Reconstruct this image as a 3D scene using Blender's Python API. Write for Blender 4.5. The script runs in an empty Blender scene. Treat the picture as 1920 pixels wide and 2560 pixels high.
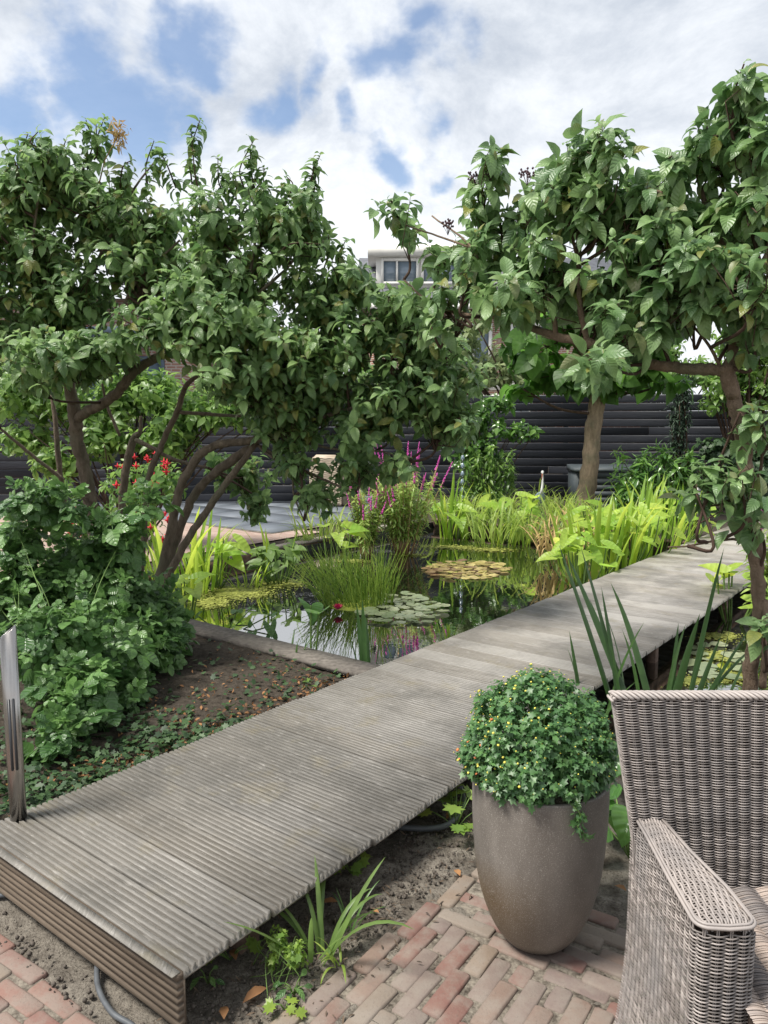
import bpy, math, random
import numpy as np
from mathutils import Matrix, Vector

# ------------------------------------------------------------------ camera, sky, sun, exposure
SC = bpy.context.scene
COL = SC.collection
F, HY, HC = 1905.0, 1055.0, 1.49          # focal length and horizon in photo pixels, eye height in metres
PITCH = math.atan((1280 - HY) / F)
cam = bpy.data.cameras.new('camera'); cam_o = bpy.data.objects.new('camera', cam); COL.objects.link(cam_o)
cam.sensor_fit = 'VERTICAL'; cam.sensor_height = 36; cam.lens = 36 * F / 2560
cam.clip_start = 0.05; cam.clip_end = 500
cam_o.location = (0, 0, HC); cam_o.rotation_euler = (math.pi / 2 - PITCH, 0, 0)
SC.camera = cam_o

SUN_EL, SUN_AZ = math.radians(60), math.radians(-112)   # azimuth from +Y towards +X
W = bpy.data.worlds.new('World'); SC.world = W; W.use_nodes = True
nt = W.node_tree; nt.nodes.clear()
def N(t, **k):
    n = nt.nodes.new(t)
    for a, b in k.items(): setattr(n, a, b)
    return n
def Lk(a, b): nt.links.new(a, b)
out = N('ShaderNodeOutputWorld'); mixs = N('ShaderNodeMixShader')
sky = N('ShaderNodeTexSky', sky_type='NISHITA', sun_disc=False)
sky.sun_elevation = SUN_EL; sky.sun_rotation = SUN_AZ; sky.ozone_density = 2.0; sky.air_density = 1.0; sky.dust_density = 0.4
bg1 = N('ShaderNodeBackground'); bg1.inputs[1].default_value = 0.10
bg2 = N('ShaderNodeBackground'); bg2.inputs[1].default_value = 1.0
Lk(sky.outputs[0], bg1.inputs[0])
tc = N('ShaderNodeTexCoord')
sep = N('ShaderNodeSeparateXYZ'); Lk(tc.outputs['Generated'], sep.inputs[0])
def M(op, a, b=None, c=None, clamp=False):
    n = N('ShaderNodeMath', operation=op, use_clamp=clamp)
    for i, v in enumerate((a, b, c)):
        if v is None: continue
        if isinstance(v, (int, float)): n.inputs[i].default_value = v
        else: Lk(v, n.inputs[i])
    return n.outputs[0]
den = M('ADD', M('MAXIMUM', sep.outputs[2], 0.0), 0.42)
cx, cy = M('DIVIDE', sep.outputs[0], den), M('DIVIDE', sep.outputs[1], den)
comb = N('ShaderNodeCombineXYZ'); Lk(cx, comb.inputs[0]); Lk(cy, comb.inputs[1])
def noise(vec, scale, detail, rough, off=(0, 0, 0), dist=0.0):
    mp = N('ShaderNodeMapping'); mp.inputs[1].default_value = off; Lk(vec, mp.inputs[0])
    n = N('ShaderNodeTexNoise'); n.inputs['Scale'].default_value = scale; n.inputs['Detail'].default_value = detail
    n.inputs['Roughness'].default_value = rough; n.inputs['Distortion'].default_value = dist
    Lk(mp.outputs[0], n.inputs['Vector']); return n.outputs[0]
def ramp(v, a, b, smooth=True):
    n = N('ShaderNodeMapRange'); n.interpolation_type = 'SMOOTHSTEP' if smooth else 'LINEAR'
    n.inputs[1].default_value = a; n.inputs[2].default_value = b; Lk(v, n.inputs[0]); return n.outputs[0]
big = noise(comb.outputs[0], 2.1, 12, 0.62, (3.1, 7.7, 0.4))
# gaps of blue between the clouds, as directions in the sky
def sky_dir(x, y):
    d = np.array([(x - 960) / F, math.cos(PITCH) + (1280 - y) / F * math.sin(PITCH), -math.sin(PITCH) + (1280 - y) / F * math.cos(PITCH)])
    return d / np.linalg.norm(d)
wn = N('ShaderNodeTexNoise'); wn.inputs['Scale'].default_value = 7.0; wn.inputs['Detail'].default_value = 5; Lk(tc.outputs['Generated'], wn.inputs['Vector'])
wv = N('ShaderNodeVectorMath', operation='MULTIPLY_ADD'); Lk(wn.outputs['Color'], wv.inputs[0]); wv.inputs[1].default_value = (.22, .22, .22); Lk(tc.outputs['Generated'], wv.inputs[2])
wo = N('ShaderNodeVectorMath', operation='SUBTRACT'); Lk(wv.outputs[0], wo.inputs[0]); wo.inputs[1].default_value = (.11, .11, .11)
gap = None
for (x, y, r) in [(225, 150, .085), (330, 270, .10), (60, 265, .085), (1080, 110, .075), (1030, 215, .07), (640, 205, .06), (905, 365, .045), (1075, 420, .04), (450, 90, .06), (760, 210, .05), (230, 250, .08)]:
    v = N('ShaderNodeVectorMath', operation='DISTANCE'); Lk(wo.outputs[0], v.inputs[0])
    v.inputs[1].default_value = tuple(sky_dir(x, y))
    g = M('SUBTRACT', 1.0, M('DIVIDE', v.outputs['Value'], r * 1.15), clamp=True)
    gap = g if gap is None else M('MAXIMUM', gap, g)
dens = M('SUBTRACT', M('ADD', big, 0.22), M('MULTIPLY', gap, 0.40))
mask = ramp(dens, 0.40, 0.60)
shade = noise(comb.outputs[0], 3.4, 12, 0.66, (1.7, 2.2, 5.0), 0.3)
shade2 = noise(comb.outputs[0], 1.3, 3, 0.5, (9.0, 4.0, 1.0))
sh = ramp(M('ADD', M('MULTIPLY', shade, 0.72), M('MULTIPLY', shade2, 0.28)), 0.36, 0.66)
sh = M('ADD', sh, M('MULTIPLY', ramp(sep.outputs[2], 0.42, 0.10), 0.7), clamp=True)
cr = N('ShaderNodeMix', data_type='RGBA'); Lk(sh, cr.inputs[0])
cr.inputs[6].default_value = (0.33, 0.365, 0.42, 1); cr.inputs[7].default_value = (0.61, 0.63, 0.655, 1)
Lk(cr.outputs[2], bg2.inputs[0])
Lk(M('MULTIPLY_ADD', mask, 0.83, 0.15), mixs.inputs[0]); Lk(bg1.outputs[0], mixs.inputs[1]); Lk(bg2.outputs[0], mixs.inputs[2]); Lk(mixs.outputs[0], out.inputs[0])

sun = bpy.data.lights.new('sun', 'SUN'); sun.energy = 3.5; sun.angle = math.radians(17); sun.color = (1.0, 0.955, 0.88)
sun_o = bpy.data.objects.new('sun', sun); COL.objects.link(sun_o)
sd = Vector((math.cos(SUN_EL) * math.sin(SUN_AZ), math.cos(SUN_EL) * math.cos(SUN_AZ), math.sin(SUN_EL)))
sun_o.rotation_euler = sd.to_track_quat('Z', 'Y').to_euler(); sun_o.location = (0, 0, 30)
SC.view_settings.view_transform = 'Standard'; SC.view_settings.look = 'None'
SC.view_settings.exposure = 0.80; SC.view_settings.gamma = 1.0
SC.cycles.use_denoising = True
SC.cycles.max_bounces = 6; SC.cycles.diffuse_bounces = 3; SC.cycles.glossy_bounces = 3; SC.cycles.transmission_bounces = 3
SC.cycles.caustics_reflective = False; SC.cycles.caustics_refractive = False

# ------------------------------------------------------------------ helpers
def pray(x, y):
    a = (x - 960) / F; b = (1280 - y) / F
    return np.array([a, math.cos(PITCH) + b * math.sin(PITCH), -math.sin(PITCH) + b * math.cos(PITCH)])
def at(x, y, Y):                 # the point seen at a photo pixel, Y metres ahead
    d = pray(x, y); return np.array([0, 0, HC]) + d * (Y / d[1])
def on(x, y, z):                 # the point seen at a photo pixel on the level z
    d = pray(x, y); return np.array([0, 0, HC]) + d * ((z - HC) / d[2])
AZ = math.radians(37.6)          # the boardwalk's direction
UX = np.array([math.sin(AZ), math.cos(AZ)]); VX = np.array([math.cos(AZ), -math.sin(AZ)])
Q0 = np.array([-0.508, 1.678])
def uv(u, v, z=0.0):
    q = Q0 + u * UX + v * VX; return np.array([q[0], q[1], z])
def touv(p):
    q = np.array(p[:2]) - Q0; return float(q @ UX), float(q @ VX)
DZ = 0.17                        # top of the boardwalk
WZ = -0.07                       # water level

class MB:
    """collects geometry for one mesh object"""
    def __init__(s): s.V = []; s.A = []; s.Fs = {}; s.n = 0
    def add(s, V, faces, A=None):
        V = np.asarray(V, float)
        s.V.append(V); s.A.append(np.zeros((len(V), 3)) if A is None else np.asarray(A, float))
        for f in faces:
            f = np.asarray(f, int)
            if f.size: s.Fs.setdefault(f.shape[1], []).append(f + s.n)
        s.n += len(V); return s
    def tube(s, pts, r, sides=6, tint=0.5, cap=True):
        pts = np.asarray(pts, float); n = len(pts)
        r = np.full(n, r) if np.isscalar(r) else np.asarray(r, float)
        t = np.gradient(pts, axis=0); t /= np.linalg.norm(t, axis=1)[:, None] + 1e-9
        ref = np.array([0, 0, 1.0]) if abs(t[0][2]) < .9 else np.array([1.0, 0, 0])
        a = np.cross(t[0], ref); a /= np.linalg.norm(a); fr = []
        for i in range(n):
            a = a - t[i] * (a @ t[i]); a /= np.linalg.norm(a) + 1e-9; fr.append((a, np.cross(t[i], a)))
        an = np.arange(sides) / sides * 2 * math.pi
        A_ = np.array([f[0] for f in fr]); B_ = np.array([f[1] for f in fr])
        V = pts[:, None] + r[:, None, None] * (A_[:, None] * np.cos(an)[None, :, None] + B_[:, None] * np.sin(an)[None, :, None])
        L = np.concatenate([[0], np.cumsum(np.linalg.norm(np.diff(pts, axis=0), axis=1))])
        Aa = np.zeros((n, sides, 3)); Aa[:, :, 0] = an / 6.283; Aa[:, :, 1] = L[:, None]; Aa[:, :, 2] = tint
        i = np.arange(n - 1)[:, None] * sides; j = np.arange(sides)[None]; k = (j + 1) % sides
        q = np.stack([i + j, i + k, i + sides + k, i + sides + j], -1).reshape(-1, 4)
        fs = [q]
        if cap and sides > 2: fs.append(np.array([np.arange(sides)[::-1], np.arange(sides) + (n - 1) * sides]))
        return s.add(V.reshape(-1, 3), fs, Aa.reshape(-1, 3))
    def box(s, lo, hi, tint=0.5):
        (x0, y0, z0), (x1, y1, z1) = lo, hi
        V = [(x0, y0, z0), (x1, y0, z0), (x1, y1, z0), (x0, y1, z0), (x0, y0, z1), (x1, y0, z1), (x1, y1, z1), (x0, y1, z1)]
        return s.add(V, [[(0, 3, 2, 1), (4, 5, 6, 7), (0, 1, 5, 4), (1, 2, 6, 5), (2, 3, 7, 6), (3, 0, 4, 7)]], np.full((8, 3), tint))
    def obox(s, c, ax, ay, hx, hy, z0, z1, tint=0.5):       # box turned in plan
        c = np.asarray(c[:2]); ax = np.asarray(ax); ay = np.asarray(ay); V = []
        for z in (z0, z1):
            for a, b in ((-1, -1), (1, -1), (1, 1), (-1, 1)):
                q = c + ax * a * hx + ay * b * hy; V.append((q[0], q[1], z))
        return s.add(V, [[(0, 3, 2, 1), (4, 5, 6, 7), (0, 1, 5, 4), (1, 2, 6, 5), (2, 3, 7, 6), (3, 0, 4, 7)]], np.full((8, 3), tint))
    def lathe(s, prof, c=(0, 0, 0), sides=48, tint=0.5):
        prof = np.asarray(prof, float); n = len(prof); an = np.arange(sides) / sides * 2 * math.pi
        V = np.zeros((n, sides, 3)); V[:, :, 0] = prof[:, 0:1] * np.cos(an) + c[0]; V[:, :, 1] = prof[:, 0:1] * np.sin(an) + c[1]; V[:, :, 2] = prof[:, 1:2] + c[2]
        i = np.arange(n - 1)[:, None] * sides; j = np.arange(sides)[None]; k = (j + 1) % sides
        q = np.stack([i + j, i + k, i + sides + k, i + sides + j], -1).reshape(-1, 4)
        return s.add(V.reshape(-1, 3), [q, np.array([np.arange(sides)[::-1], np.arange(sides) + (n - 1) * sides])], np.full((n * sides, 3), tint))
    def inst(s, T, mats, tints):
        """many copies of a leaf template"""
        V, faces, A = T; mats = np.asarray(mats); n = len(mats)
        if n == 0: return s
        P = np.einsum('nij,vj->nvi', mats[:, :3, :3], V) + mats[:, None, :3, 3]
        AA = np.broadcast_to(A, (n,) + A.shape).copy(); AA[:, :, 2] = np.asarray(tints)[:, None]
        off = (np.arange(n) * len(V))[:, None, None]
        return s.add(P.reshape(-1, 3), [(np.asarray(f)[None] + off).reshape(-1, np.asarray(f).shape[1]) for f in faces], AA.reshape(-1, 3))
    def mesh(s, name, mat, smooth=True):
        V = np.concatenate(s.V); A = np.concatenate(s.A)
        me = bpy.data.meshes.new(name); me.vertices.add(len(V)); me.vertices.foreach_set('co', V.astype(np.float32).ravel())
        idx = []; starts = []; p = 0
        for k, fl in s.Fs.items():
            f = np.concatenate(fl); idx.append(f.ravel()); starts.append(p + np.arange(len(f)) * k); p += f.size
        idx = np.concatenate(idx); starts = np.concatenate(starts)
        me.loops.add(len(idx)); me.loops.foreach_set('vertex_index', idx.astype(np.int32))
        me.polygons.add(len(starts)); me.polygons.foreach_set('loop_start', starts.astype(np.int32))
        if smooth: me.polygons.foreach_set('use_smooth', np.ones(len(starts), bool))
        at_ = me.attributes.new('luv', 'FLOAT_VECTOR', 'POINT'); at_.data.foreach_set('vector', A.astype(np.float32).ravel())
        me.update(calc_edges=True); me.validate()
        if mat: me.materials.append(mat)
        return me
    def build(s, name, mat, parent=None, smooth=True, kind=None):
        return place(name, s.mesh(name, mat, smooth), parent, kind)

def wloc(o):                     # world translation of a parent (parents are never turned)
    v = Vector((0, 0, 0))
    while o is not None: v += o.location; o = o.parent
    return v
def place(name, me, parent=None, kind=None, mat4=None):
    o = bpy.data.objects.new(name, me); COL.objects.link(o)
    Mx = Matrix.Identity(4) if mat4 is None else (mat4 if isinstance(mat4, Matrix) else Matrix(np.asarray(mat4).tolist()))
    if parent is not None:
        o.parent = parent
        pm = parent.get('_w')
        Mx = Matrix.Translation(-Vector(pm if pm is not None else (0, 0, 0))) @ Mx
    o.matrix_basis = Mx
    if kind: o['kind'] = kind
    return o
ROOTS = []
def thing(name, label, cat, loc, group=None):
    o = bpy.data.objects.new(name, None); COL.objects.link(o); o.empty_display_size = 0.1
    o.location = tuple(float(c) for c in loc); o['_w'] = [float(c) for c in loc]; ROOTS.append(o)
    return tag(o, label, cat, group)
def tag(o, label, cat, group=None):
    o['label'] = label; o['category'] = cat
    if group: o['group'] = group
    return o
def struct(o): o['kind'] = 'structure'; return o

def smooth_path(pts, n=6):       # Catmull-Rom through the points (rows may carry a radius)
    p = np.asarray(pts, float); p = np.vstack([2 * p[0] - p[1], p, 2 * p[-1] - p[-2]]); o = []
    for i in range(1, len(p) - 2):
        for k in range(n):
            t = k / n; a, b, c, d = p[i - 1:i + 3]
            o.append(.5 * (2 * b + (c - a) * t + (2 * a - 5 * b + 4 * c - d) * t * t + (3 * b - a - 3 * c + d) * t ** 3))
    o.append(p[-2]); return np.array(o)
def nrm(v): return v / (np.linalg.norm(v, axis=-1, keepdims=True) + 1e-9)
def frames(pos, y, z, scale):    # matrices whose local y runs along y and local z faces z
    y = nrm(y); z = nrm(z - y * (z * y).sum(-1, keepdims=True)); x = np.cross(y, z); n = len(pos)
    m = np.zeros((n, 4, 4)); sc = np.broadcast_to(np.asarray(scale, float), (n,))[:, None]
    m[:, :3, 0] = x * sc; m[:, :3, 1] = y * sc; m[:, :3, 2] = z * sc; m[:, :3, 3] = pos; m[:, 3, 3] = 1
    return m

# ------------------------------------------------------------------ materials
class NT:
    def __init__(s, name):
        s.m = bpy.data.materials.new(name); s.m.use_nodes = True; s.t = s.m.node_tree
        s.bsdf = s.t.nodes['Principled BSDF']; s.out = s.t.nodes['Material Output']
    def n(s, t, **k):
        n = s.t.nodes.new(t)
        for a, b in k.items(): setattr(n, a, b)
        return n
    def l(s, a, b): s.t.links.new(a, b)
    def val(s, sock, v):
        if hasattr(v, 'node'): s.l(v, sock)
        else: sock.default_value = v
    def math(s, op, a, b=0.0, clamp=False):
        n = s.n('ShaderNodeMath', operation=op, use_clamp=clamp); s.val(n.inputs[0], a); s.val(n.inputs[1], b); return n.outputs[0]
    def mix(s, f, a, b, blend='MIX'):
        n = s.n('ShaderNodeMix', data_type='RGBA', blend_type=blend); s.val(n.inputs[0], f)
        for i, c in ((6, a), (7, b)): s.val(n.inputs[i], c if hasattr(c, 'node') else tuple(c) + (1,))
        return n.outputs[2]
    def noise(s, vec=None, scale=5, detail=4, rough=.55, stretch=None, dist=0):
        n = s.n('ShaderNodeTexNoise'); n.inputs['Scale'].default_value = scale; n.inputs['Detail'].default_value = detail
        n.inputs['Roughness'].default_value = rough; n.inputs['Distortion'].default_value = dist
        if vec is not None:
            if stretch:
                mp = s.n('ShaderNodeMapping'); mp.inputs[3].default_value = stretch; s.l(vec, mp.inputs[0]); vec = mp.outputs[0]
            s.l(vec, n.inputs['Vector'])
        return n.outputs[0]
    def rng(s, v, a, b, c=0., d=1.):
        n = s.n('ShaderNodeMapRange'); s.val(n.inputs[0], v)
        for i, q in zip((1, 2, 3, 4), (a, b, c, d)): n.inputs[i].default_value = q
        return n.outputs[0]
    def attr(s):
        a = s.n('ShaderNodeAttribute', attribute_name='luv'); sp = s.n('ShaderNodeSeparateXYZ'); s.l(a.outputs['Vector'], sp.inputs[0]); return sp.outputs
    def obj(s, random_off=False):
        tc = s.n('ShaderNodeTexCoord').outputs['Object']
        if random_off:
            oi = s.n('ShaderNodeObjectInfo'); v = s.n('ShaderNodeVectorMath', operation='ADD'); s.l(tc, v.inputs[0])
            k = s.math('MULTIPLY', oi.outputs['Random'], 60.0); c = s.n('ShaderNodeCombineXYZ'); s.l(k, c.inputs[0]); s.l(k, c.inputs[1]); s.l(c.outputs[0], v.inputs[1]); tc = v.outputs[0]
        return tc
    def world(s): return s.n('ShaderNodeNewGeometry').outputs['Position']
    def rnd(s): return s.n('ShaderNodeObjectInfo').outputs['Random']
    def bump(s, h, strength=.3, dist=.01):
        b = s.n('ShaderNodeBump'); b.inputs['Strength'].default_value = strength; b.inputs['Distance'].default_value = dist
        s.l(h, b.inputs['Height']); s.l(b.outputs[0], s.bsdf.inputs['Normal']); return b.outputs[0]
    def set(s, color=None, rough=None, spec=None, metal=None, ior=None):
        I = s.bsdf.inputs
        if color is not None: s.val(I['Base Color'], color if hasattr(color, 'node') else tuple(color) + (1,))
        if rough is not None: s.val(I['Roughness'], rough)
        if spec is not None: s.val(I['Specular IOR Level'], spec)
        if metal is not None: I['Metallic'].default_value = metal
        if ior is not None: I['IOR'].default_value = ior
        return s.m

def leaf_mat(name, a, b, rough=.45, trans=.3, veins=7, spec=.5, vein_amt=.35, tipcol=None, tcol=None):
    m = NT(name); u, v, t = m.attr()[0:3]
    col = m.mix(t, a, b)
    au = m.math('ABSOLUTE', u)
    if veins:
        ph = m.math('MULTIPLY', m.math('SUBTRACT', v, m.math('MULTIPLY', au, .22)), veins * 6.283)
        st = m.math('SINE', ph)
        rib = m.math('MULTIPLY', m.math('SUBTRACT', 1.0, m.math('MULTIPLY', au, 9.0), clamp=True), -1.5)
        h = m.math('ADD', st, rib)
        m.bump(h, vein_amt, .004)
        vein = m.math('MULTIPLY', m.rng(st, -1, -.6, 1, 0), .14)
        col = m.mix(vein, col, tuple(min(1, c * 1.7 + .02) for c in b))
    if tipcol is not None:
        col = m.mix(m.math('MULTIPLY', m.rng(t, .9, 1.0), .6), col, tipcol)
        col = m.mix(m.math('MULTIPLY', m.rng(t, .012, .0), .6), col, (.34, .30, .06))
    nz = m.noise(m.world(), 23, 2)
    col = m.mix(m.rng(nz, .35, .7, 0, .45), col, tuple(c * .55 for c in a))
    m.set(col, rough, spec)
    tr = m.n('ShaderNodeBsdfTranslucent')
    tc_ = m.mix(t, tcol or tuple(min(1, c * 2.2 + .01) for c in a), tuple(min(1, c * 2.4) for c in (tcol or b)) if tcol is None else tuple(min(1, c * 1.3) for c in tcol))
    m.l(tc_, tr.inputs[0])
    ms = m.n('ShaderNodeMixShader'); ms.inputs[0].default_value = trans
    m.l(m.bsdf.outputs[0], ms.inputs[1]); m.l(tr.outputs[0], ms.inputs[2]); m.l(ms.outputs[0], m.out.inputs[0])
    return m.m
def plain(name, c, rough=.6, spec=.4, metal=0, var=.0, scale=20, bump=0):
    m = NT(name)
    if var:
        nz = m.noise(m.world(), scale, 4); col = m.mix(m.rng(nz, .3, .7), tuple(x * (1 - var) for x in c), tuple(min(1, x * (1 + var)) for x in c))
        if bump: m.bump(nz, bump, .01)
    else: col = c
    return m.set(col, rough, spec, metal)
def bark(name, a, b, scale=14):
    m = NT(name); p = m.world(); n1 = m.noise(p, scale * 2, 8, .7, (1, 1, .3)); n2 = m.noise(p, 3.5, 3); n3 = m.noise(p, 60, 3)
    col = m.mix(m.rng(n1, .3, .7), a, b); col = m.mix(m.rng(n2, .5, .7, 0, .6), col, (.10, .115, .07))
    h = m.math('ADD', n1, m.math('MULTIPLY', n3, .4)); m.bump(h, 1.0, .02); return m.set(col, .85, .2)
# ------------------------------------------------------------------ the materials of the place
def m_deck():
    m = NT('weathered_decking'); p = m.obj(True); w = m.world(); r = m.rnd()
    g = m.noise(p, 9, 8, .7, (9, .6, 3)); f = m.noise(w, 2.3, 5, .6); sp = m.noise(p, 60, 4, .7, (1.6, .22, 1)); mo = m.noise(w, 5.5, 5, .65)
    col = m.mix(m.rng(g, .3, .7), (.14, .129, .115), (.40, .378, .35))
    col = m.mix(m.rng(r, 0, 1, 0, .6), col, (.22, .19, .15))
    r2 = m.math('FRACT', m.math('MULTIPLY', r, 7.13)); col = m.mix(m.rng(r2, .35, 1, 0, .5), col, (.47, .45, .42))
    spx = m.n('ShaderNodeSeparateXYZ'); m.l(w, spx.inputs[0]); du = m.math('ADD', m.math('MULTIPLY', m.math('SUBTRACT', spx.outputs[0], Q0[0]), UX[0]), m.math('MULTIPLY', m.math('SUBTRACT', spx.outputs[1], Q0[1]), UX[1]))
    near_nz = m.noise(w, 1.1, 6, .6); col = m.mix(m.math('MULTIPLY', m.rng(m.math('ADD', du, m.math('MULTIPLY', near_nz, 3.0)), 5.4, 2.6), .52), col, (.10, .092, .078))   # darker towards the near end, with a ragged noise edge
    col = m.mix(m.rng(m.math('ADD', m.math('MULTIPLY', f, .75), m.math('MULTIPLY', g, .25)), .47, .60, 0, .66), col, (.085, .08, .07))          # damp, grimy patches
    col = m.mix(m.rng(mo, .56, .7, 0, .5), col, (.18, .155, .10))          # algae film
    col = m.mix(m.rng(sp, .56, .72, 0, .55), col, (.40, .38, .35))           # bleached, lichen-flecked fibres
    m.bump(m.math('ADD', g, sp), .5, .004)
    return m.set(col, m.rng(f, .4, .7, .5, .7), .5)
def m_brick(name, ramp_):
    m = NT(name); r = m.rnd(); p = m.obj(True); w = m.world()
    cr = m.n('ShaderNodeValToRGB'); cr.color_ramp.interpolation = 'CONSTANT'; e = cr.color_ramp.elements
    while len(e) > 1: e.remove(e[-1])
    for i, c in enumerate(ramp_):
        q = e[0] if i == 0 else e.new(i / len(ramp_)); q.color = tuple(c) + (1,)
    m.l(r, cr.inputs[0])
    n1 = m.noise(p, 26, 7, .7); n2 = m.noise(p, 120, 4, .7); n3 = m.noise(w, 9, 6, .65)
    col = m.mix(m.rng(n1, .3, .75, 0, .5), cr.outputs[0], (.225, .175, .14))
    col = m.mix(m.rng(n3, .42, .60, .08, .66), col, (.235, .205, .175))            # sand trodden in
    col = m.mix(m.rng(n2, .56, .72, 0, .55), col, (.12, .10, .085))
    m.bump(m.math('ADD', n1, m.math('MULTIPLY', n2, .6)), .5, .004)
    return m.set(col, .85, .2)
def m_soil():
    m = NT('soil'); p = m.world()
    n1 = m.noise(p, 2.6, 5, .6); n2 = m.noise(p, 34, 6, .7); n3 = m.noise(p, 11, 5, .65); n4 = m.noise(p, 150, 3, .6)
    sep = m.n('ShaderNodeSeparateXYZ'); m.l(p, sep.inputs[0])
    # dry sand lies along the paving, humus in the beds further off
    du = m.math('ADD', m.math('MULTIPLY', m.math('SUBTRACT', sep.outputs[0], Q0[0]), UX[0]), m.math('MULTIPLY', m.math('SUBTRACT', sep.outputs[1], Q0[1]), UX[1]))
    s = m.math('ADD', m.rng(du, .2, 2.4, .95, .3), m.math('MULTIPLY', m.math('SUBTRACT', n1, .5), 2.0))
    s = m.math('ADD', s, m.math('MULTIPLY', m.math('SUBTRACT', n3, .5), 2.2))
    dv = m.math('ADD', m.math('MULTIPLY', m.math('SUBTRACT', sep.outputs[0], Q0[0]), VX[0]), m.math('MULTIPLY', m.math('SUBTRACT', sep.outputs[1], Q0[1]), VX[1]))
    s = m.math('SUBTRACT', s, m.math('MULTIPLY', m.rng(dv, -.9, -1.2), m.rng(du, -.1, .3, 0, 1.15)))
    humus = m.mix(m.rng(n2, .3, .7), (.034, .028, .022), (.10, .083, .066))
    sand = m.mix(m.rng(n2, .3, .7), (.135, .118, .098), (.265, .238, .20))
    col = m.mix(m.rng(s, .25, .8), humus, sand)
    col = m.mix(m.rng(n4, .52, .66, 0, .7), col, (.055, .046, .038))
    m.bump(m.math('ADD', n2, m.math('MULTIPLY', n3, 1.5)), .9, .02)
    return m.set(col, .95, .1)
def m_water():
    m = NT('pond_water'); p = m.world()
    n1 = m.noise(p, 5, 3, .5); n2 = m.noise(p, 17, 2, .5)
    nb = m.bump(m.math('ADD', n1, m.math('MULTIPLY', n2, .3)), .014, .05)
    col = m.mix(m.rng(m.noise(p, 1.4, 4), .4, .7), (.006, .008, .005), (.016, .018, .010))
    m.set(col, .5, .0)
    gl = m.n('ShaderNodeBsdfGlossy'); gl.inputs['Roughness'].default_value = .012; m.l(nb, gl.inputs['Normal'])
    fr = m.n('ShaderNodeFresnel'); fr.inputs[0].default_value = 5.2; m.l(nb, fr.inputs[1])
    ms = m.n('ShaderNodeMixShader'); m.l(m.math('MULTIPLY', fr.outputs[0], 1.55, True), ms.inputs[0]); m.l(m.bsdf.outputs[0], ms.inputs[1]); m.l(gl.outputs[0], ms.inputs[2]); m.l(ms.outputs[0], m.out.inputs[0])
    return m.m
def m_pot():
    m = NT('speckled_stoneware'); p = m.obj(); sp = m.n('ShaderNodeSeparateXYZ'); m.l(p, sp.inputs[0])
    n1 = m.noise(p, 7, 4, .6, (1, 1, .35)); n2 = m.noise(p, 340, 3, .85); n3 = m.noise(p, 3.0, 4); n4 = m.noise(p, 28, 5)
    col = m.mix(m.rng(n1, .3, .7), (.115, .10, .087), (.21, .188, .166))
    rust = m.math('MULTIPLY', m.rng(sp.outputs[0], .02, -.16), m.rng(m.math('ADD', sp.outputs[2], m.math('MULTIPLY', n3, .12)), .36, .22))
    col = m.mix(m.math('MULTIPLY', rust, .95), col, (.10, .062, .024))
    col = m.mix(m.math('MULTIPLY', m.rng(m.math('ADD', sp.outputs[2], m.math('MULTIPLY', n4, .06)), .075, .045), .75), col, (.035, .028, .022))
    col = m.mix(m.rng(n2, .56, .68, 0, .75), col, (.50, .47, .43))
    m.bump(m.math('ADD', n2, n4), .35, .002)
    return m.set(col, m.rng(n4, .3, .7, .38, .55), .5)
def m_wicker(name, a, b, c):
    m = NT(name); u, v, t = m.attr()[0:3]; p = m.world(); n = m.noise(p, 9, 3); n2 = m.noise(p, 160, 3)
    col = m.mix(t, a, b); col = m.mix(m.rng(n, .45, .7, 0, .6), col, c)
    m.bump(n2, .25, .001); return m.set(col, .5, .4)
def m_fence():
    m = NT('black_stained_boards'); p = m.obj(True)
    n = m.noise(p, 8, 6, .7, (.5, 6, 12)); n2 = m.noise(p, 50, 4)
    col = m.mix(m.rng(n, .35, .75), (.011, .0125, .017), (.028, .031, .039)); col = m.mix(m.rng(n2, .66, .78, 0, .3), col, (.07, .07, .075))
    m.bump(n, .5, .006); return m.set(col, m.rng(n, .3, .7, .45, .6), .3)
def m_housebrick(name='house_brick', c1=(.30, .15, .105), c2=(.22, .105, .075), mor=(.42, .38, .33), sc=1.0, along=(1, 0, 0)):
    m = NT(name); p = m.obj(); mp = m.n('ShaderNodeMapping'); m.l(p, mp.inputs[0]); mp.inputs[2].default_value = (math.pi / 2, 0, 0)
    b = m.n('ShaderNodeTexBrick'); m.l(mp.outputs[0], b.inputs[0]); b.inputs[1].default_value = c1 + (1,); b.inputs[2].default_value = c2 + (1,); b.inputs[3].default_value = mor + (1,)
    b.inputs['Scale'].default_value = 1.0; b.inputs['Mortar Size'].default_value = .012; b.inputs['Brick Width'].default_value = .22; b.inputs['Row Height'].default_value = .068
    return m.set(b.outputs[0], .9, .2)
def m_steel():
    m = NT('brushed_steel'); p = m.obj(); n = m.noise(p, 40, 4, .6, (1, 1, .04)); n2 = m.noise(p, 6, 3)
    col = m.mix(m.rng(n, .3, .7), (.31, .295, .28), (.46, .445, .43)); col = m.mix(m.rng(n2, .5, .75, 0, .35), col, (.42, .33, .28))
    m.bump(n, .12, .002); return m.set(col, .27, .5, 1.0)
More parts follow.
